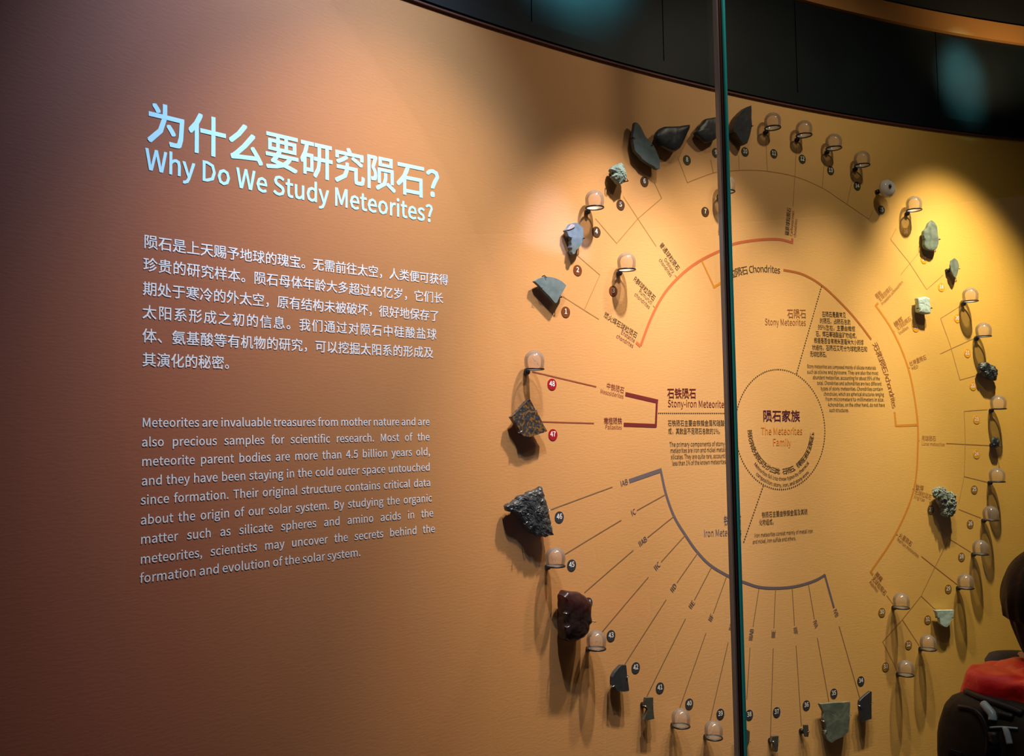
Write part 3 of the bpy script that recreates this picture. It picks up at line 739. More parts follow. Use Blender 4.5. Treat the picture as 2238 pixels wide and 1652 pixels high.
# ring centre in the photograph for each numbered dome
DOMES = {3: (1100 + 1012 / 3.755, 200 + 1462 / 3.755), 4: (1100 + 750 / 3.755, 200 + 952 / 3.755), 48: (1090 + 495 / 6.353, 760 + 296 / 6.353), 7: (1588, 419),
         11: (1590 + 680 / 6.884, 220 + 408 / 6.884), 12: (1590 + 1152 / 6.884, 220 + 520 / 6.884), 13: (1590 + 1600 / 6.884, 220 + 715 / 6.884), 14: (1590 + 2025 / 6.884, 220 + 972 / 6.884),
         16: (1880 + 557 / 4.719, 370 + 420 / 4.719), 20: (2060 + 253 / 4.13, 600 + 240 / 4.13), 21: (2060 + 372 / 4.13, 600 + 557 / 4.13), 23: (2060 + 505 / 4.13, 600 + 1212 / 4.13),
         25: (2020 + 733 / 4.587, 960 + 424 / 4.587), 26: (2020 + 670 / 4.587, 960 + 808 / 4.587), 28: (2020 + 568 / 4.587, 960 + 1150 / 4.587), 29: (2020 + 418 / 4.587, 960 + 1490 / 4.587),
         30: (1940 + 106 / 3.5, 1180 + 518 / 3.5), 32: (1940 + 312 / 3.5, 1180 + 836 / 3.5), 33: (1940 + 140 / 3.5, 1180 + 1032 / 3.5),
         39: (1100 + 1838 / 3.996, 1400 + 848 / 3.996), 40: (1100 + 1552 / 3.996, 1400 + 745 / 3.996), 43: (1090 + 882 / 4.13, 1050 + 1518 / 4.13), 45: (1090 + 512 / 4.13, 1050 + 772 / 4.13)}
WHERE = {3: 'inside the ring, upper left', 4: 'between the pale lump and the blue-grey slice', 48: 'just above the speckled square slice', 7: 'half hidden behind the vertical glass joint', 11: 'next right of the black leaf shaped stone',
         12: 'second in the top row below the black fascia', 13: 'third in the top row below the black fascia', 14: 'fourth in the top row, next to the frontal lens', 16: 'between the frontal lens and grey-green slice',
         20: 'right of the pale white-green block', 21: 'just above the black glossy stone', 23: 'just below the black glossy stone', 25: 'just below the tiny dark pebble', 26: 'right of the rough grey-green lump',
         28: 'below and right of the rough grey-green lump', 29: 'near the dark hair of the person', 30: 'left of the small pale shield shaped slice', 32: 'below the small pale shield shaped slice', 33: 'lowest of the domes on the right',
         39: 'just left of the vertical joint at the bottom', 40: 'second from the joint at the bottom', 43: 'below the big maroon-black rock', 45: 'below the charcoal triangular rock'}
proto = make_dome(); first = True
for k, (px, py) in DOMES.items():
    root = proto if first else copy_tree(proto); first = False
    s, z = at(px, py, 0.042)
    root.location = on_wall(s, z); root.rotation_euler = (0, 0, -s / RW)
    root['label'] = 'clear dome by badge %d, %s' % (k, WHERE[k])
    if k in (39, 40, 43, 45, 48):
        bm = bmesh.new(); rg = random.Random(k)
        for q_ in range(5):
            p = Vector((rg.uniform(-.4, .4) * RD, -0.042 + rg.uniform(-.3, .3) * RD, RD * rg.uniform(0.5, 1.0)))
            add_tube(bm, [p, p + Vector((rg.uniform(-.3, .3), rg.uniform(-.2, .2), rg.uniform(-.15, .25))) * RD, p + Vector((rg.uniform(-.5, .5), 0, rg.uniform(-.2, .3))) * RD], 0.0006, 5)
        obj('sample', bm, M['tanchip'], root)['label'] = 'fine thread-like sample inside the dome'


# ---------------------------------------------------------------- meteorites
def resample(P, n):
    P = [Vector((p[0], p[1])) for p in P]; L = [0]
    for a, b in zip(P, P[1:] + P[:1]): L.append(L[-1] + (b - a).length)
    out = []; j = 0
    for i in range(n):
        t = L[-1] * i / n
        while L[j + 1] < t: j += 1
        a, b = P[j], P[(j + 1) % len(P)]; out.append(a.lerp(b, (t - L[j]) / max(L[j + 1] - L[j], 1e-9)))
    return out


def rock_bm(P, yf, yb, p, amp, freq, seed, n=90, rings=10, jag=0.0):
    """closed body with outline P (local x,z); front at yf, back at yb; p = squareness of its edge profile"""
    bm = bmesh.new(); Q = resample(P, n); c = sum(Q, Vector((0, 0))) / n; ym = (yf + yb) / 2; hf = (yf - ym); hb = (yb - ym); sd = Vector((seed * 3.7, seed * 1.3, seed * 7.1))
    def ring(r, h):
        vs = []
        for q in Q:
            v = Vector((c.x + (q.x - c.x) * r, ym + h, c.y + (q.y - c.y) * r))
            d = noise.noise_vector(v * freq + sd) * amp + noise.noise_vector(v * freq * 2.7 + sd) * amp * 0.5
            if jag: d += noise.noise_vector(v * freq * 7 + sd) * jag
            vs.append(bm.verts.new(v + d))
        return vs
    rs = []
    seq = []
    for k in range(rings + 1):
        t = k / rings; r = 1 - t ** 1.7 * 0.93 if p > 3 else math.cos(t * PI / 2 * 0.96)
        seq.append(r)
    hgt = lambda r: (max(0.0, 1 - r ** p)) ** (1 / p)
    if p > 8:     # sawn slice: sharp arris, flat faces
        seq = [1, .9985, .988] + [.88 - .82 * k / max(rings - 4, 1) for k in range(max(rings - 3, 2))]
        hgt = lambda r: 0 if r >= 1 else .84 if r > .995 else 1.0
    front = [ring(r, hf * hgt(r)) for r in seq]; back = [front[0]] + [ring(r, hb * hgt(r)) for r in seq[1:]]
    for S_, flip in ((front, False), (back, True)):
        for A, B in zip(S_, S_[1:]):
            for k in range(n):
                q = (k + 1) % n; f = (A[k], A[q], B[q], B[k]); bm.faces.new(f[::-1] if flip else f)
        cv = bm.verts.new(sum((v.co for v in S_[-1]), Vector()) / n)
        for k in range(n):
            f = (S_[-1][k], S_[-1][(k + 1) % n], cv); bm.faces.new(f[::-1] if flip else f)
    bmesh.ops.recalc_face_normals(bm, faces=bm.faces)
    return bm


def prong(bm, p, c, r=0.0016, reach=0.006):
    """little hook: comes from behind the stone, round its edge at p towards its middle c"""
    d = (c - p); d.y = 0; d.normalize()
    add_tube(bm, [p + Vector((0, 0.018, 0)) + d * 0.01, p + Vector((0, 0.012, 0)) - d * 0.002, p - d * 0.0035 + Vector((0, -0.001, 0)), p + d * reach + Vector((0, -0.003, 0))], [r * 1.2, r * 1.1, r, r * 0.5], 6)


def specimen(k, name, outl, stand, thick, m_, label, p=6, amp=0.0012, freq=30, clips=(), knob=None, jag=0.0, smooth=False, n=90, rings=10, pin='steelpin'):
    stand = max(stand * 0.52, thick + 0.010)
    cxp = sum(a for a, b in outl) / len(outl); cyp = sum(b for a, b in outl) / len(outl)
    root, s, z = mount(name, cxp, cyp, label, 'meteorite', 'meteorite specimens mounted around the chart', stand)
    P = [local(root, a, b, stand) for a, b in outl]
    bm = rock_bm([(v.x, v.z) for v in P], -stand, -stand + thick, p, amp, freq, k, n=n, rings=rings, jag=jag)
    obj('stone', bm, M[m_], root, smooth)
    bm = bmesh.new(); kx = 0.0
    if knob:
        kp = local(root, knob[0], knob[1], 0.006); kx = (kp.x, kp.z)
    else: kx = (0, 0)
    add_tube(bm, [(kx[0], -0.0006, kx[1]), (kx[0], -0.014, kx[1])], 0.008, 14)
    add_tube(bm, [(kx[0], -0.013, kx[1]), (kx[0] * 0.5, -(stand - thick) * 0.6, kx[1] * 0.5), (0, -(stand - thick * 0.7), 0)], 0.003, 8)
    obj('mount_post', bm, M['black'], root, True)
    for q in clips:
        pc = local(root, q[0], q[1], stand); bm = bmesh.new(); prong(bm, pc, Vector((0, pc.y, 0))); obj('prong', bm, M[pin], root, True)
    return root


zA = lambda pts: Zm(1100, 460, 6.355, pts)
zB = lambda pts: Zm(1310, 230, 7.868, pts)
zC = lambda pts: Zm(1590, 220, 6.884, pts)
zD = lambda pts: Zm(1880, 370, 4.719, pts)
zE = lambda pts: Zm(2060, 600, 4.13, pts)
zF = lambda pts: Zm(2020, 960, 4.587, pts)
zG = lambda pts: Zm(1100, 1400, 3.996, pts)
zH = lambda pts: Zm(1090, 1050, 4.13, pts)
zI = lambda pts: Zm(1090, 760, 6.353, pts)
zJ = lambda pts: Zm(1600, 1400, 3.508, pts)
zK = lambda pts: Zm(1540, 1500, 10.87, pts)
zL = lambda pts: Zm(1940, 1180, 3.5, pts)
specimen(1, 'meteorite_slice', zA([(435, 980), (500, 940), (580, 912), (680, 925), (760, 950), (820, 985), (880, 1040), (835, 1120), (780, 1210), (745, 1285), (720, 1285), (640, 1190), (560, 1110), (500, 1040)]), 0.05, 0.012, 'slice',
         'fan shaped blue-grey meteorite slice above badge 1', p=14, amp=0.0005, clips=zA([(580, 915), (800, 1195), (520, 1075)]), pin='black')
r2 = specimen(2, 'meteorite_slice', zA([(940, 180), (1000, 163), (1050, 180), (1080, 215), (1115, 240), (1118, 330), (1110, 400), (1085, 480), (1050, 520), (1010, 550), (995, 600), (970, 608), (950, 575), (960, 520), (935, 510), (950, 470), (940, 430), (950, 390), (905, 350), (890, 300), (870, 270), (905, 240)]), 0.05, 0.016, 'slice',
              'tall ragged blue-grey meteorite slice with tan chipped top above badge 2', p=9, amp=0.001, clips=zA([(1115, 385), (930, 375)]), pin='black')
bm = rock_bm([(local(r2, *q, 0.027).x, local(r2, *q, 0.027).z) for q in zA([(880, 268), (915, 225), (945, 190), (985, 195), (1000, 220), (960, 250), (900, 272)])], -0.0285, -0.023, 8, 0.0005, 40, 3, n=30, rings=4)
obj('chipped_face', bm, M['tanchip'], r2)['label'] = 'tan chipped corner'
specimen(5, 'meteorite_chunk', zB([(370, 975), (420, 990), (470, 1040), (500, 1100), (515, 1170), (500, 1250), (480, 1300), (430, 1340), (380, 1350), (340, 1290), (300, 1260), (260, 1210), (290, 1160), (260, 1110), (240, 1080), (290, 1030), (330, 1000)]), 0.065, 0.034, 'greylump',
         'pale grey-green rough meteorite chunk above badge 5', p=2.6, amp=0.004, freq=60, jag=0.0012, clips=zB([(250, 1150), (480, 1290)]), pin='black', knob=zB([(215, 1180)])[0])
specimen(6, 'meteorite_slice', zB([(625, 285), (660, 300), (700, 350), (740, 430), (790, 530), (870, 625), (935, 690), (980, 780), (1010, 850), (1025, 900), (1045, 940), (1040, 1010), (1048, 1085), (1020, 1100), (980, 1092), (940, 1050), (860, 1010), (800, 970), (740, 930), (700, 870), (640, 810), (610, 770), (600, 700), (580, 620), (575, 560), (590, 450), (605, 350), (610, 300)]), 0.06, 0.014, 'slicedark',
         'long wing shaped dark blue-grey meteorite slice above badge 6', p=12, amp=0.0007, clips=zB([(905, 685), (585, 560)]), pin='black', n=120)
specimen(8, 'meteorite_chunk', zB([(1605, 315), (1600, 360), (1560, 450), (1510, 560), (1470, 660), (1420, 730), (1350, 775), (1290, 775), (1200, 740), (1110, 690), (1060, 630), (1020, 570), (1010, 500), (1040, 430), (1090, 380), (1150, 355), (1240, 345), (1330, 345), (1420, 340), (1500, 322)]), 0.065, 0.036, 'crustblue',
         'black smooth drop shaped meteorite above badge 8', p=3.2, amp=0.0015, freq=22, smooth=True)
specimen(9, 'meteorite_chunk', zB([(2040, 180), (2110, 205), (2120, 320), (2115, 480), (2085, 540), (2040, 560), (1980, 600), (1900, 632), (1840, 625), (1770, 560), (1700, 490), (1680, 450), (1720, 400), (1740, 350), (1800, 290), (1850, 225), (1880, 212), (1970, 200)]), 0.06, 0.03, 'crustblue',
         'black angular meteorite just left of the vertical glass joint above badge 9', p=4, amp=0.001)
specimen(10, 'meteorite_slice', zC([(360, 70), (365, 150), (362, 250), (370, 380), (350, 480), (330, 560), (300, 640), (265, 660), (230, 640), (180, 570), (150, 520), (130, 480), (90, 470), (85, 430), (95, 390), (130, 310), (175, 220), (230, 150), (290, 95)]), 0.06, 0.03, 'gunmetal',
         'black leaf shaped meteorite slice right of the vertical glass joint above badge 10', p=10, amp=0.0007, clips=zC([(368, 380)]), pin='black')
specimen(17, 'meteorite_slice', zD([(745, 522), (780, 545), (800, 590), (805, 640), (815, 700), (815, 760), (800, 810), (770, 840), (720, 835), (680, 810), (668, 780), (670, 720), (660, 680), (665, 630), (700, 600), (715, 550)]), 0.05, 0.018, 'slicegreen',
         'oval grey-green meteorite slice above badge 17', p=7, amp=0.001, clips=zD([(818, 720), (665, 720)]), pin='black')
specimen(18, 'meteorite_slice', zD([(975, 915), (1005, 940), (1022, 990), (1015, 1030), (1000, 1090), (985, 1122), (965, 1100), (940, 1050), (930, 990), (940, 940)]), 0.05, 0.006, 'slicegreen',
         'small thin lens shaped grey-green slice on a black arm above badge 18', p=9, amp=0.0006, clips=zD([(1022, 1025)]), knob=zD([(900, 1045)])[0], n=50, rings=6)
specimen(19, 'meteorite_chunk', zD([(600, 1325), (680, 1310), (725, 1325), (722, 1380), (735, 1430), (732, 1490), (690, 1490), (650, 1480), (612, 1470), (610, 1400)]), 0.045, 0.024, 'pale',
         'pale green-white blocky meteorite above badge 19', p=7, amp=0.0014, freq=60, clips=zD([(612, 1430), (735, 1430)]), pin='black')
specimen(22, 'meteorite_chunk', zE([(360, 800), (410, 785), (450, 800), (490, 820), (520, 860), (515, 920), (500, 955), (460, 950), (420, 930), (380, 890), (345, 855)]), 0.06, 0.03, 'layer',
         'black glossy meteorite chunk with grey flecks right of badge 22', p=2.6, amp=0.004, freq=60, jag=0.001)
specimen(24, 'meteorite_pebble', zE([(460, 1480), (490, 1462), (520, 1470), (530, 1510), (525, 1555), (495, 1570), (465, 1550), (455, 1520)]), 0.04, 0.02, 'layer',
         'tiny dark banded meteorite pebble right of badge 24', p=2.2, amp=0.002, freq=80, clips=zE([(528, 1548)]), knob=zE([(445, 1540)])[0], n=40, rings=6)
specimen(27, 'meteorite_chunk', zF([(125, 520), (150, 490), (200, 478), (240, 500), (260, 530), (300, 525), (335, 555), (345, 600), (345, 680), (330, 750), (290, 775), (240, 785), (215, 770), (220, 720), (200, 670), (175, 630), (150, 580), (132, 560)]), 0.06, 0.035, 'coral',
         'rough grey-green sponge-like meteorite chunk right of badge 27', p=2.8, amp=0.005, freq=90, jag=0.003, n=130, rings=16)
specimen(31, 'meteorite_slice', zL([(365, 540), (510, 537), (500, 590), (490, 610), (478, 645), (455, 665), (430, 662), (405, 640), (400, 605), (385, 590), (380, 560)]), 0.05, 0.014, 'pale',
         'small pale shield shaped meteorite slice right of badge 31', p=9, amp=0.0008, clips=zL([(388, 595), (495, 595)]), pin='black')
specimen(34, 'meteorite_slice', zJ([(1060, 388), (1072, 390), (1070, 500), (1070, 600), (1030, 612), (990, 625), (985, 560), (975, 500), (980, 460), (1010, 430)]), 0.05, 0.01, 'gunmetal',
         'tall narrow dark metal slice below badge 34', p=12, amp=0.0006, clips=zJ([(980, 500), (1071, 480)]))
specimen(35, 'meteorite_slice', zJ([(675, 485), (790, 475), (908, 470), (905, 560), (900, 640), (895, 700), (850, 740), (800, 760), (765, 787), (730, 760), (715, 720), (725, 680), (715, 640), (700, 600), (705, 550), (690, 520)]), 0.05, 0.012, 'plate',
         'large square grey-green metal slice with ragged bottom below badge 35', p=14, amp=0.0008, clips=zJ([(705, 618), (716, 690), (904, 575)]))
specimen(36, 'meteorite_slice', zJ([(550, 648), (583, 645), (588, 700), (585, 738), (560, 738), (555, 700)]), 0.045, 0.006, 'olive',
         'very small grey slice on a black knob below badge 36', p=10, amp=0.0004, clips=zJ([(586, 698)]), knob=zJ([(533, 692)])[0], n=40, rings=5)
specimen(37, 'meteorite_slice', zJ([(310, 735), (357, 730), (355, 800), (350, 850), (335, 857), (322, 845), (320, 790), (300, 780)]), 0.045, 0.008, 'olive',
         'small flag shaped dark slice on a black knob below badge 37', p=10, amp=0.0004, clips=zJ([(356, 775), (318, 778)]), knob=zJ([(296, 765)])[0], n=50, rings=5)
specimen(38, 'meteorite_slice', zK([(795, 1010), (930, 990), (1075, 1065), (1072, 1200), (1065, 1330), (1000, 1500), (850, 1490), (825, 1400), (790, 1350), (790, 1200)]), 0.045, 0.01, 'olive',
         'dark metal slice mostly hidden behind the bottom of the vertical glass joint', p=10, amp=0.0005, clips=zK([(790, 1370), (1070, 1310)]), n=50, rings=5)
specimen(41, 'meteorite_slice', zG([(1245, 500), (1310, 495), (1310, 590), (1320, 685), (1260, 697), (1228, 695), (1250, 640), (1265, 600), (1240, 570), (1240, 530)]), 0.05, 0.01, 'olive',
         'narrow olive-grey notched metal slice left of badge 41', p=10, amp=0.0006, clips=zG([(1312, 553), (1245, 577)]), knob=zG([(1222, 560)])[0])
specimen(42, 'meteorite_slice', zG([(1035, 215), (1075, 212), (1082, 290), (1090, 350), (1100, 440), (1050, 447), (990, 440), (975, 400), (955, 390), (955, 320), (975, 280), (1005, 245)]), 0.055, 0.014, 'gunmetal',
         'small black helmet shaped metal slice left of badge 42', p=9, amp=0.0007, clips=zG([(1086, 312), (960, 397)]))
specimen(44, 'meteorite_chunk', zH([(610, 1040), (640, 1005), (720, 1010), (770, 1020), (820, 1060), (865, 1110), (870, 1200), (868, 1260), (872, 1290), (845, 1315), (835, 1380), (800, 1430), (740, 1460), (660, 1460), (620, 1440), (615, 1340), (620, 1240), (612, 1150), (615, 1090)]), 0.105, 0.055, 'maroonrock',
         'largest oblong maroon-black meteorite chunk left of badge 43', p=3.6, amp=0.003, freq=28, clips=zH([(865, 1275), (625, 1320), (612, 1200)]), n=110, rings=14)
specimen(46, 'meteorite_chunk', zH([(405, 55), (412, 85), (440, 190), (465, 290), (490, 400), (510, 495), (460, 508), (400, 510), (350, 495), (300, 460), (260, 430), (250, 380), (215, 350), (180, 300), (150, 285), (100, 275), (82, 230), (130, 205), (180, 175), (200, 140), (265, 130), (310, 95), (370, 80)]), 0.06, 0.03, 'rough',
         'big charcoal triangular rough meteorite left of badge 46', p=5, amp=0.0028, freq=75, jag=0.0018, clips=zH([(462, 265), (245, 385)]), n=130, rings=16)
specimen(47, 'meteorite_slice', zI([(435, 712), (480, 800), (520, 870), (570, 960), (610, 1030), (650, 1110), (680, 1160), (620, 1180), (570, 1195), (520, 1215), (440, 1240), (350, 1230), (300, 1180), (270, 1100), (230, 1040), (175, 960), (250, 890), (340, 790), (400, 730)]), 0.06, 0.014, 'pallas',
         'tilted square dark slice speckled with amber crystals left of badge 47', p=12, amp=0.001, freq=60, clips=zI([(535, 880), (300, 1170)]), n=100)
# frontal lens of number 15
s, z = at(1941.5, 411.5, 0.06); lr = empty('glass_lens', on_wall(s, z), -s / RW, 'round clear glass lens facing forward with a black grain, above badge 15', 'glass lens')
RL = 0.0355; Mx = Matrix.Translation((0, -0.05, 0)) @ Matrix.Rotation(PI / 2, 4, 'X')
bm = bmesh.new(); add_lathe(bm, [(0, -0.012), (RL * 0.7, -0.009), (RL * 0.97, 0.0), (RL, 0.004), (RL * 0.93, 0.014), (RL * 0.7, 0.022), (RL * 0.4, 0.026), (0, 0.027)], 40, Mx); obj('lens', bm, M['lens'], lr, True)
bm = bmesh.new(); add_lathe(bm, [(RL * 0.2, -0.0135), (RL * 0.93, -0.004), (RL * 0.93, -0.001), (RL * 0.2, -0.010)], 40, Mx); obj('backing_ring', bm, M['glass_glow'], lr, True)
bm = bmesh.new(); bmesh.ops.create_icosphere(bm, subdivisions=2, radius=0.007, matrix=Matrix.Translation((-0.010, -0.0785, 0.002)) @ Matrix.Diagonal((0.85, 0.8, 1.2, 1)))
for v in bm.verts: v.co += noise.noise_vector(v.co * 200) * 0.0015
obj('grain', bm, M['black'], lr)['label'] = 'black grain at the centre'
bm = bmesh.new(); add_tube(bm, [(0, -0.0006, 0), (0, -0.012, 0)], 0.009, 16); add_tube(bm, [(0, -0.012, 0), (0, -0.0385, 0)], 0.0035, 10); obj('mount_post', bm, M['black'], lr, True)


# ---------------------------------------------------------------- visitor with a backpack, right edge
def skin_body(name, verts, edges, radii, m_, parent, sub=2):
    me = bpy.data.meshes.new(name); me.from_pydata(verts, edges, []); me.update()
    o = bpy.data.objects.new(name, me); C.objects.link(o)
    md = o.modifiers.new('skin', 'SKIN'); sd = o.modifiers.new('sub', 'SUBSURF'); sd.levels = sd.render_levels = sub
    for i, r in enumerate(radii):
        me.skin_vertices[0].data[i].radius = (r, r) if not isinstance(r, tuple) else r
    me.skin_vertices[0].data[0].use_root = True
    md.use_smooth_shade = True
    dg = bpy.context.evaluated_depsgraph_get()
    me2 = bpy.data.meshes.new_from_object(o.evaluated_get(dg)); bpy.data.objects.remove(o)
    me2.materials.clear(); me2.materials.append(m_)
    for p in me2.polygons: p.use_smooth = True
    o = bpy.data.objects.new(name, me2); C.objects.link(o); o.parent = parent
    return o


HZ = 1.325
pr = empty('person', (1.172, 2.0, 0), math.atan2(0.55, 0.83), 'dark haired person in dark coat at the right edge, mostly out of frame', 'person')
# local: +X is the way the person faces
k = HZ / 1.325
V = [(0, 0, .66), (0, 0, .80), (-.005, 0, .93), (-.005, 0, 1.04), (0, 0, 1.10), (.01, 0, 1.16),
     (0, .075, .62), (.012, .08, .36), (0, .085, .08), (.10, .09, .035),
     (0, -.075, .62), (.012, -.08, .36), (0, -.085, .08), (.10, -.09, .035),
     (-.005, .14, 1.035), (.0, .19, .82), (.07, .185, .645), (.09, .18, .60),
     (-.005, -.14, 1.035), (.0, -.19, .82), (.07, -.185, .645), (.09, -.18, .60)]
E_ = [(0, 1), (1, 2), (2, 3), (3, 4), (4, 5), (0, 6), (6, 7), (7, 8), (8, 9), (0, 10), (10, 11), (11, 12), (12, 13), (3, 14), (14, 15), (15, 16), (16, 17), (3, 18), (18, 19), (19, 20), (20, 21)]
Rd = [.105, .10, .105, .085, .045, .042, .078, .052, .036, .032, .078, .052, .036, .032, .052, .038, .028, .022, .052, .038, .028, .022]
body = skin_body('body', V, E_, Rd, M['skin'], pr)
# head as part of the same figure, with face
hb = bmesh.new(); bmesh.ops.create_uvsphere(hb, u_segments=40, v_segments=28, radius=0.1)
for v in hb.verts:
    x, y, zz = v.co / 0.1
    w = 0.078 * (1 - 0.22 * max(0, -zz) ** 1.5); v.co = Vector((x * 0.092 * (1 - 0.10 * max(0, -zz)) + (0.012 if zz < 0 else 0) * max(0, x), y * w, zz * 0.108))
    if x > 0.75:
        v.co.x += 0.016 * math.exp(-((y / 0.17) ** 2 + ((zz + 0.22) / 0.16) ** 2)) - 0.007 * math.exp(-(((abs(y) - 0.36) / 0.16) ** 2 + ((zz - 0.05) / 0.12) ** 2)) + 0.004 * math.exp(-((y / 0.3) ** 2 + ((zz + 0.55) / 0.09) ** 2))
    v.co += Vector((0.015, 0, 1.215))
obj('head', hb, M['skin'], pr, True)
for sg in (1, -1):
    eb = bmesh.new(); bmesh.ops.create_uvsphere(eb, u_segments=14, v_segments=10, radius=0.0115, matrix=Matrix.Translation((0.094, 0.029 * sg, 1.219))); e_ = obj('eye', eb, M['eye'], pr, True)
    eb = bmesh.new(); bmesh.ops.create_uvsphere(eb, u_segments=12, v_segments=8, radius=0.0058, matrix=Matrix.Translation((0.1015, 0.029 * sg, 1.219))); obj('iris', eb, M['iris'], e_, True)
    eb = bmesh.new(); bmesh.ops.create_uvsphere(eb, u_segments=14, v_segments=10, radius=0.026, matrix=Matrix.Translation((0.012, 0.080 * sg, 1.205)) @ Matrix.Diagonal((0.6, 0.3, 1.05, 1))); obj('ear', eb, M['skin'], pr, True)
mb = bmesh.new(); add_tube(mb, [(0.098, -0.020, 1.158), (0.106, -0.008, 1.160), (0.107, 0.008, 1.160), (0.098, 0.020, 1.158)], [0.002, 0.0045, 0.0045, 0.002], 8); obj('mouth', mb, M['lips'], pr, True)
# shoulder length hair hanging down the back of the head
hb = bmesh.new(); bmesh.ops.create_uvsphere(hb, u_segments=64, v_segments=48, radius=1)
for v in list(hb.verts):
    x, y, zz = v.co; a = math.atan2(y, x)
    drop = 1.0 if zz > -0.05 else 1.0 + 0.55 * (-zz)
    back = max(0, -x)
    px_ = x * (0.108 + 0.018 * back); py_ = y * 0.098; pz = zz * 0.118 * drop
    if x > 0.25 and zz < 0.62: px_ = min(px_, 0.040 + 0.03 * max(0, zz))           # open at the face
    if zz < -0.3: px_ *= 0.86; py_ *= 0.92
    nn_ = noise.noise(Vector((a * 6, zz * 1.2, 3.1))) * 0.006 + noise.noise(Vector((a * 17, zz * 2, 9.1))) * 0.003
    v.co = Vector((px_ * (1 + nn_ * 9), py_ * (1 + nn_ * 9), pz)) + Vector((0.0, 0, 1.222))
obj('hair', hb, M['hair'], pr, True)
# five fingered hands
for sg in (1, -1):
    base = Vector((.09, .18 * sg, .60)); vv = [tuple(base + Vector((0, 0, 0.01))), tuple(base + Vector((.004, 0, -.035)))]; ee = [(0, 1)]; rd = [.019, (.022, .012)]
    o = skin_body('hand', vv, ee, rd, M['skin'], pr, 2)
    for j, (dx, ln) in enumerate(((-.022, .040), (-.008, .048), (.006, .046), (.019, .036))):
        p0 = base + Vector((dx * 0.8, 0, -.030)); q_ = [p0, p0 + Vector((dx * .2, -.003 * sg, -ln * .45 - .012)), p0 + Vector((dx * .25, -.010 * sg, -ln * .8 - .012)), p0 + Vector((dx * .25, -.018 * sg, -ln - .010))]
        fb = bmesh.new(); add_tube(fb, q_, [.0068, .0065, .0058, .0042], 8); obj('finger', fb, M['skin'], o, True)
    fb = bmesh.new(); p0 = base + Vector((.016, 0, -.004)); add_tube(fb, [p0, p0 + Vector((.016, -.004 * sg, -.016)), p0 + Vector((.020, -.010 * sg, -.034))], [.009, .0075, .005], 8); obj('thumb', fb, M['skin'], o, True)
cidx = [0, 1, 2, 3, 4, 14, 15, 16, 18, 19, 20]; mp_ = {a: i for i, a in enumerate(cidx)}
skin_body('coat', [V[i] for i in cidx], [(mp_[a], mp_[b]) for a, b in E_ if a in mp_ and b in mp_], [Rd[i] + .014 for i in cidx], M['coat'], pr)
tidx = [0, 6, 7, 8, 10, 11, 12]; mp_ = {a: i for i, a in enumerate(tidx)}
skin_body('trousers', [V[i] for i in tidx], [(mp_[a], mp_[b]) for a, b in E_ if a in mp_ and b in mp_], [Rd[i] + .012 for i in tidx], M['jeans'], pr)
for sg in (1, -1):
    sb = bmesh.new(); add_box(sb, (.045, .088 * sg, .036), (.215, .082, .070)); bmesh.ops.bevel(sb, geom=list(sb.edges), offset=.028, segments=4, affect='EDGES'); obj('shoe', sb, M['shoe'], pr, True)

# backpack on the person's back
bk = empty('backpack', (1.225, 1.99, 0.61), pr.rotation_euler.z, 'black and olive backpack worn at the right edge, with silver trims', 'backpack')


def soft(c, d, bev, seg=5, amp=0.006, fr=14, seed=0, cuts=10):
    b = bmesh.new(); vs_ = add_box(b, (0, 0, 0), (1, 1, 1)); bmesh.ops.subdivide_edges(b, edges=list(b.edges), cuts=cuts, use_grid_fill=True)
    for v in b.verts:
        p = v.co * 2; n_ = 5.0; L = (abs(p.x) ** n_ + abs(p.y) ** n_ + abs(p.z) ** n_) ** (1 / n_)
        if L > 0: p = p / L
        w = Vector((c[0] + p.x * d[0] / 2, c[1] + p.y * d[1] / 2, c[2] + p.z * d[2] / 2))
        v.co = w + noise.noise_vector(w * fr + Vector((seed, seed, seed))) * amp + noise.noise_vector(w * fr * 2.6 + Vector((seed, seed, 0))) * amp * 0.5
    return b


# local z = 0 is world 0.62
obj('pack_body', soft((-.225, 0.0, .195), (.23, .33, .50), .05, seed=1, cuts=16), M['pack'], bk, True)
obj('top_pocket', soft((-.215, -.01, .405), (.20, .27, .07), .03, seed=2, cuts=12), M['packdark'], bk, True)
obj('front_pocket', soft((-.345, 0.0, .13), (.06, .25, .27), .03, seed=3, cuts=10), M['packdark'], bk, True)
for sg in (1, -1):
    obj('side_pocket', soft((-.24, .165 * sg, .08), (.15, .06, .22), .02, seed=4 + sg, cuts=8), M['packdark'], bk, True)
    b = bmesh.new(); add_tube(b, [(-.115, .085 * sg, .40), (-.04, .095 * sg, .495), (.06, .10 * sg, .47), (.115, .10 * sg, .36), (.10, .115 * sg, .22), (-.02, .15 * sg, .10), (-.12, .12 * sg, .04)], 0.014, 8); obj('shoulder_strap', b, M['packdark'], bk, True)
bpy.context.view_layer.update()
from mathutils.bvhtree import BVHTree
pk = [o for o in bk.children]; trees = []
for o in pk:
    mw = bk.matrix_world; trees.append(BVHTree.FromPolygons([mw @ v.co for v in o.data.vertices], [tuple(p.vertices) for p in o.data.polygons]))
inv = bk.matrix_world.inverted()


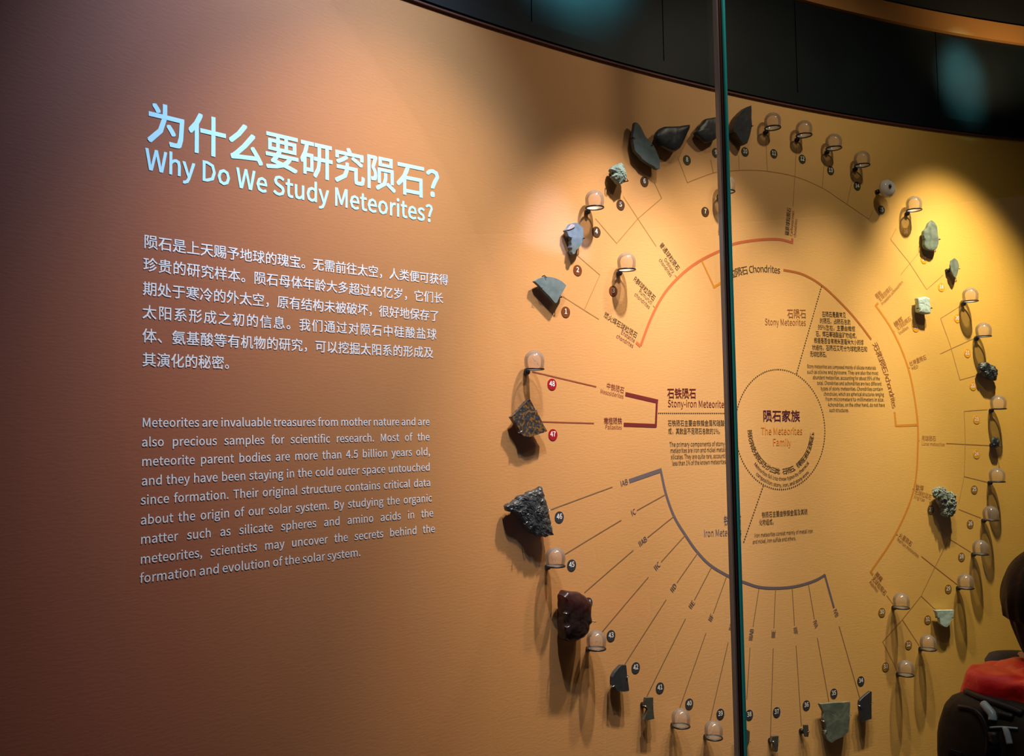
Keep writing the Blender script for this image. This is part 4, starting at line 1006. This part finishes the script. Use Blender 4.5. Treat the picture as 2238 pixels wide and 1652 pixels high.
def on_pack(px, py, lift=0.003):
    best = None; o_ = Vector((0, 0, EYE)); d = ray(px, py).normalized()
    for t_ in trees:
        h = t_.ray_cast(o_, d)
        if h[0] is not None and (best is None or h[3] < best[1]): best = (h[0] - d * lift, h[3])
    return inv @ best[0] if best else None


for pts, r, mm, nm in (([(2150, 1538), (2158, 1548), (2168, 1560), (2170, 1574)], .0085, 'shine', 'trim_strip'), ([(2197, 1590), (2202, 1606), (2207, 1626)], .006, 'shine', 'trim_strip'),
                       ([(2163, 1590), (2190, 1589), (2224, 1592)], .0022, 'shine', 'piping'), ([(2112, 1512), (2150, 1528), (2200, 1545), (2236, 1560)], .008, 'packdark', 'compression_strap'),
                       ([(2095, 1545), (2130, 1552), (2150, 1575), (2160, 1610), (2158, 1650)], .005, 'packdark', 'piping'), ([(2170, 1600), (2176, 1640)], .010, 'packdark', 'webbing'),
                       ([(2185, 1560), (2215, 1568)], .007, 'packdark', 'buckle_strap')):
    q = [on_pack(*p) for p in smooth_px(pts, 4)]; q = [p for p in q if p is not None]
    if len(q) > 2:
        b = bmesh.new(); add_tube(b, q, r, 8); obj(nm, b, M[mm], bk, True)
for zz, y in ((.33, -.09), (.33, .09)):
    b = bmesh.new(); add_box(b, (-.350, y, zz - .01), (.012, .03, .036)); bmesh.ops.bevel(b, geom=list(b.edges), offset=.003, segments=2, affect='EDGES'); obj('buckle', b, M['packdark'], bk)
b = bmesh.new(); add_tube(b, [(-.10, -.02, .44), (-.095, -.06, .50), (-.12, -.11, .545), (-.15, -.12, .565), (-.17, -.09, .565), (-.15, -.04, .54), (-.11, 0.0, .49), (-.10, .01, .44)], .0035, 8); obj('handle_loop', b, M['packdark'], bk, True)
b = soft((-.200, .0, .455), (.19, .28, .10), .04, seed=9, amp=0.014, fr=11, cuts=22)
rj = empty('red_jacket', (1.24, 1.99, 0.595), pr.rotation_euler.z, 'bundled bright red nylon jacket on top of the backpack', 'jacket')
obj('folded_body', b, M['red'], rj, True)
obj('sleeve', soft((-.230, -.13, .440), (.14, .08, .07), .03, seed=13, amp=0.010, fr=16, cuts=12), M['red'], rj, True)
obj('hood', soft((-.160, .03, .480), (.13, .16, .05), .03, seed=17, amp=0.010, fr=16, cuts=12), M['red'], rj, True)
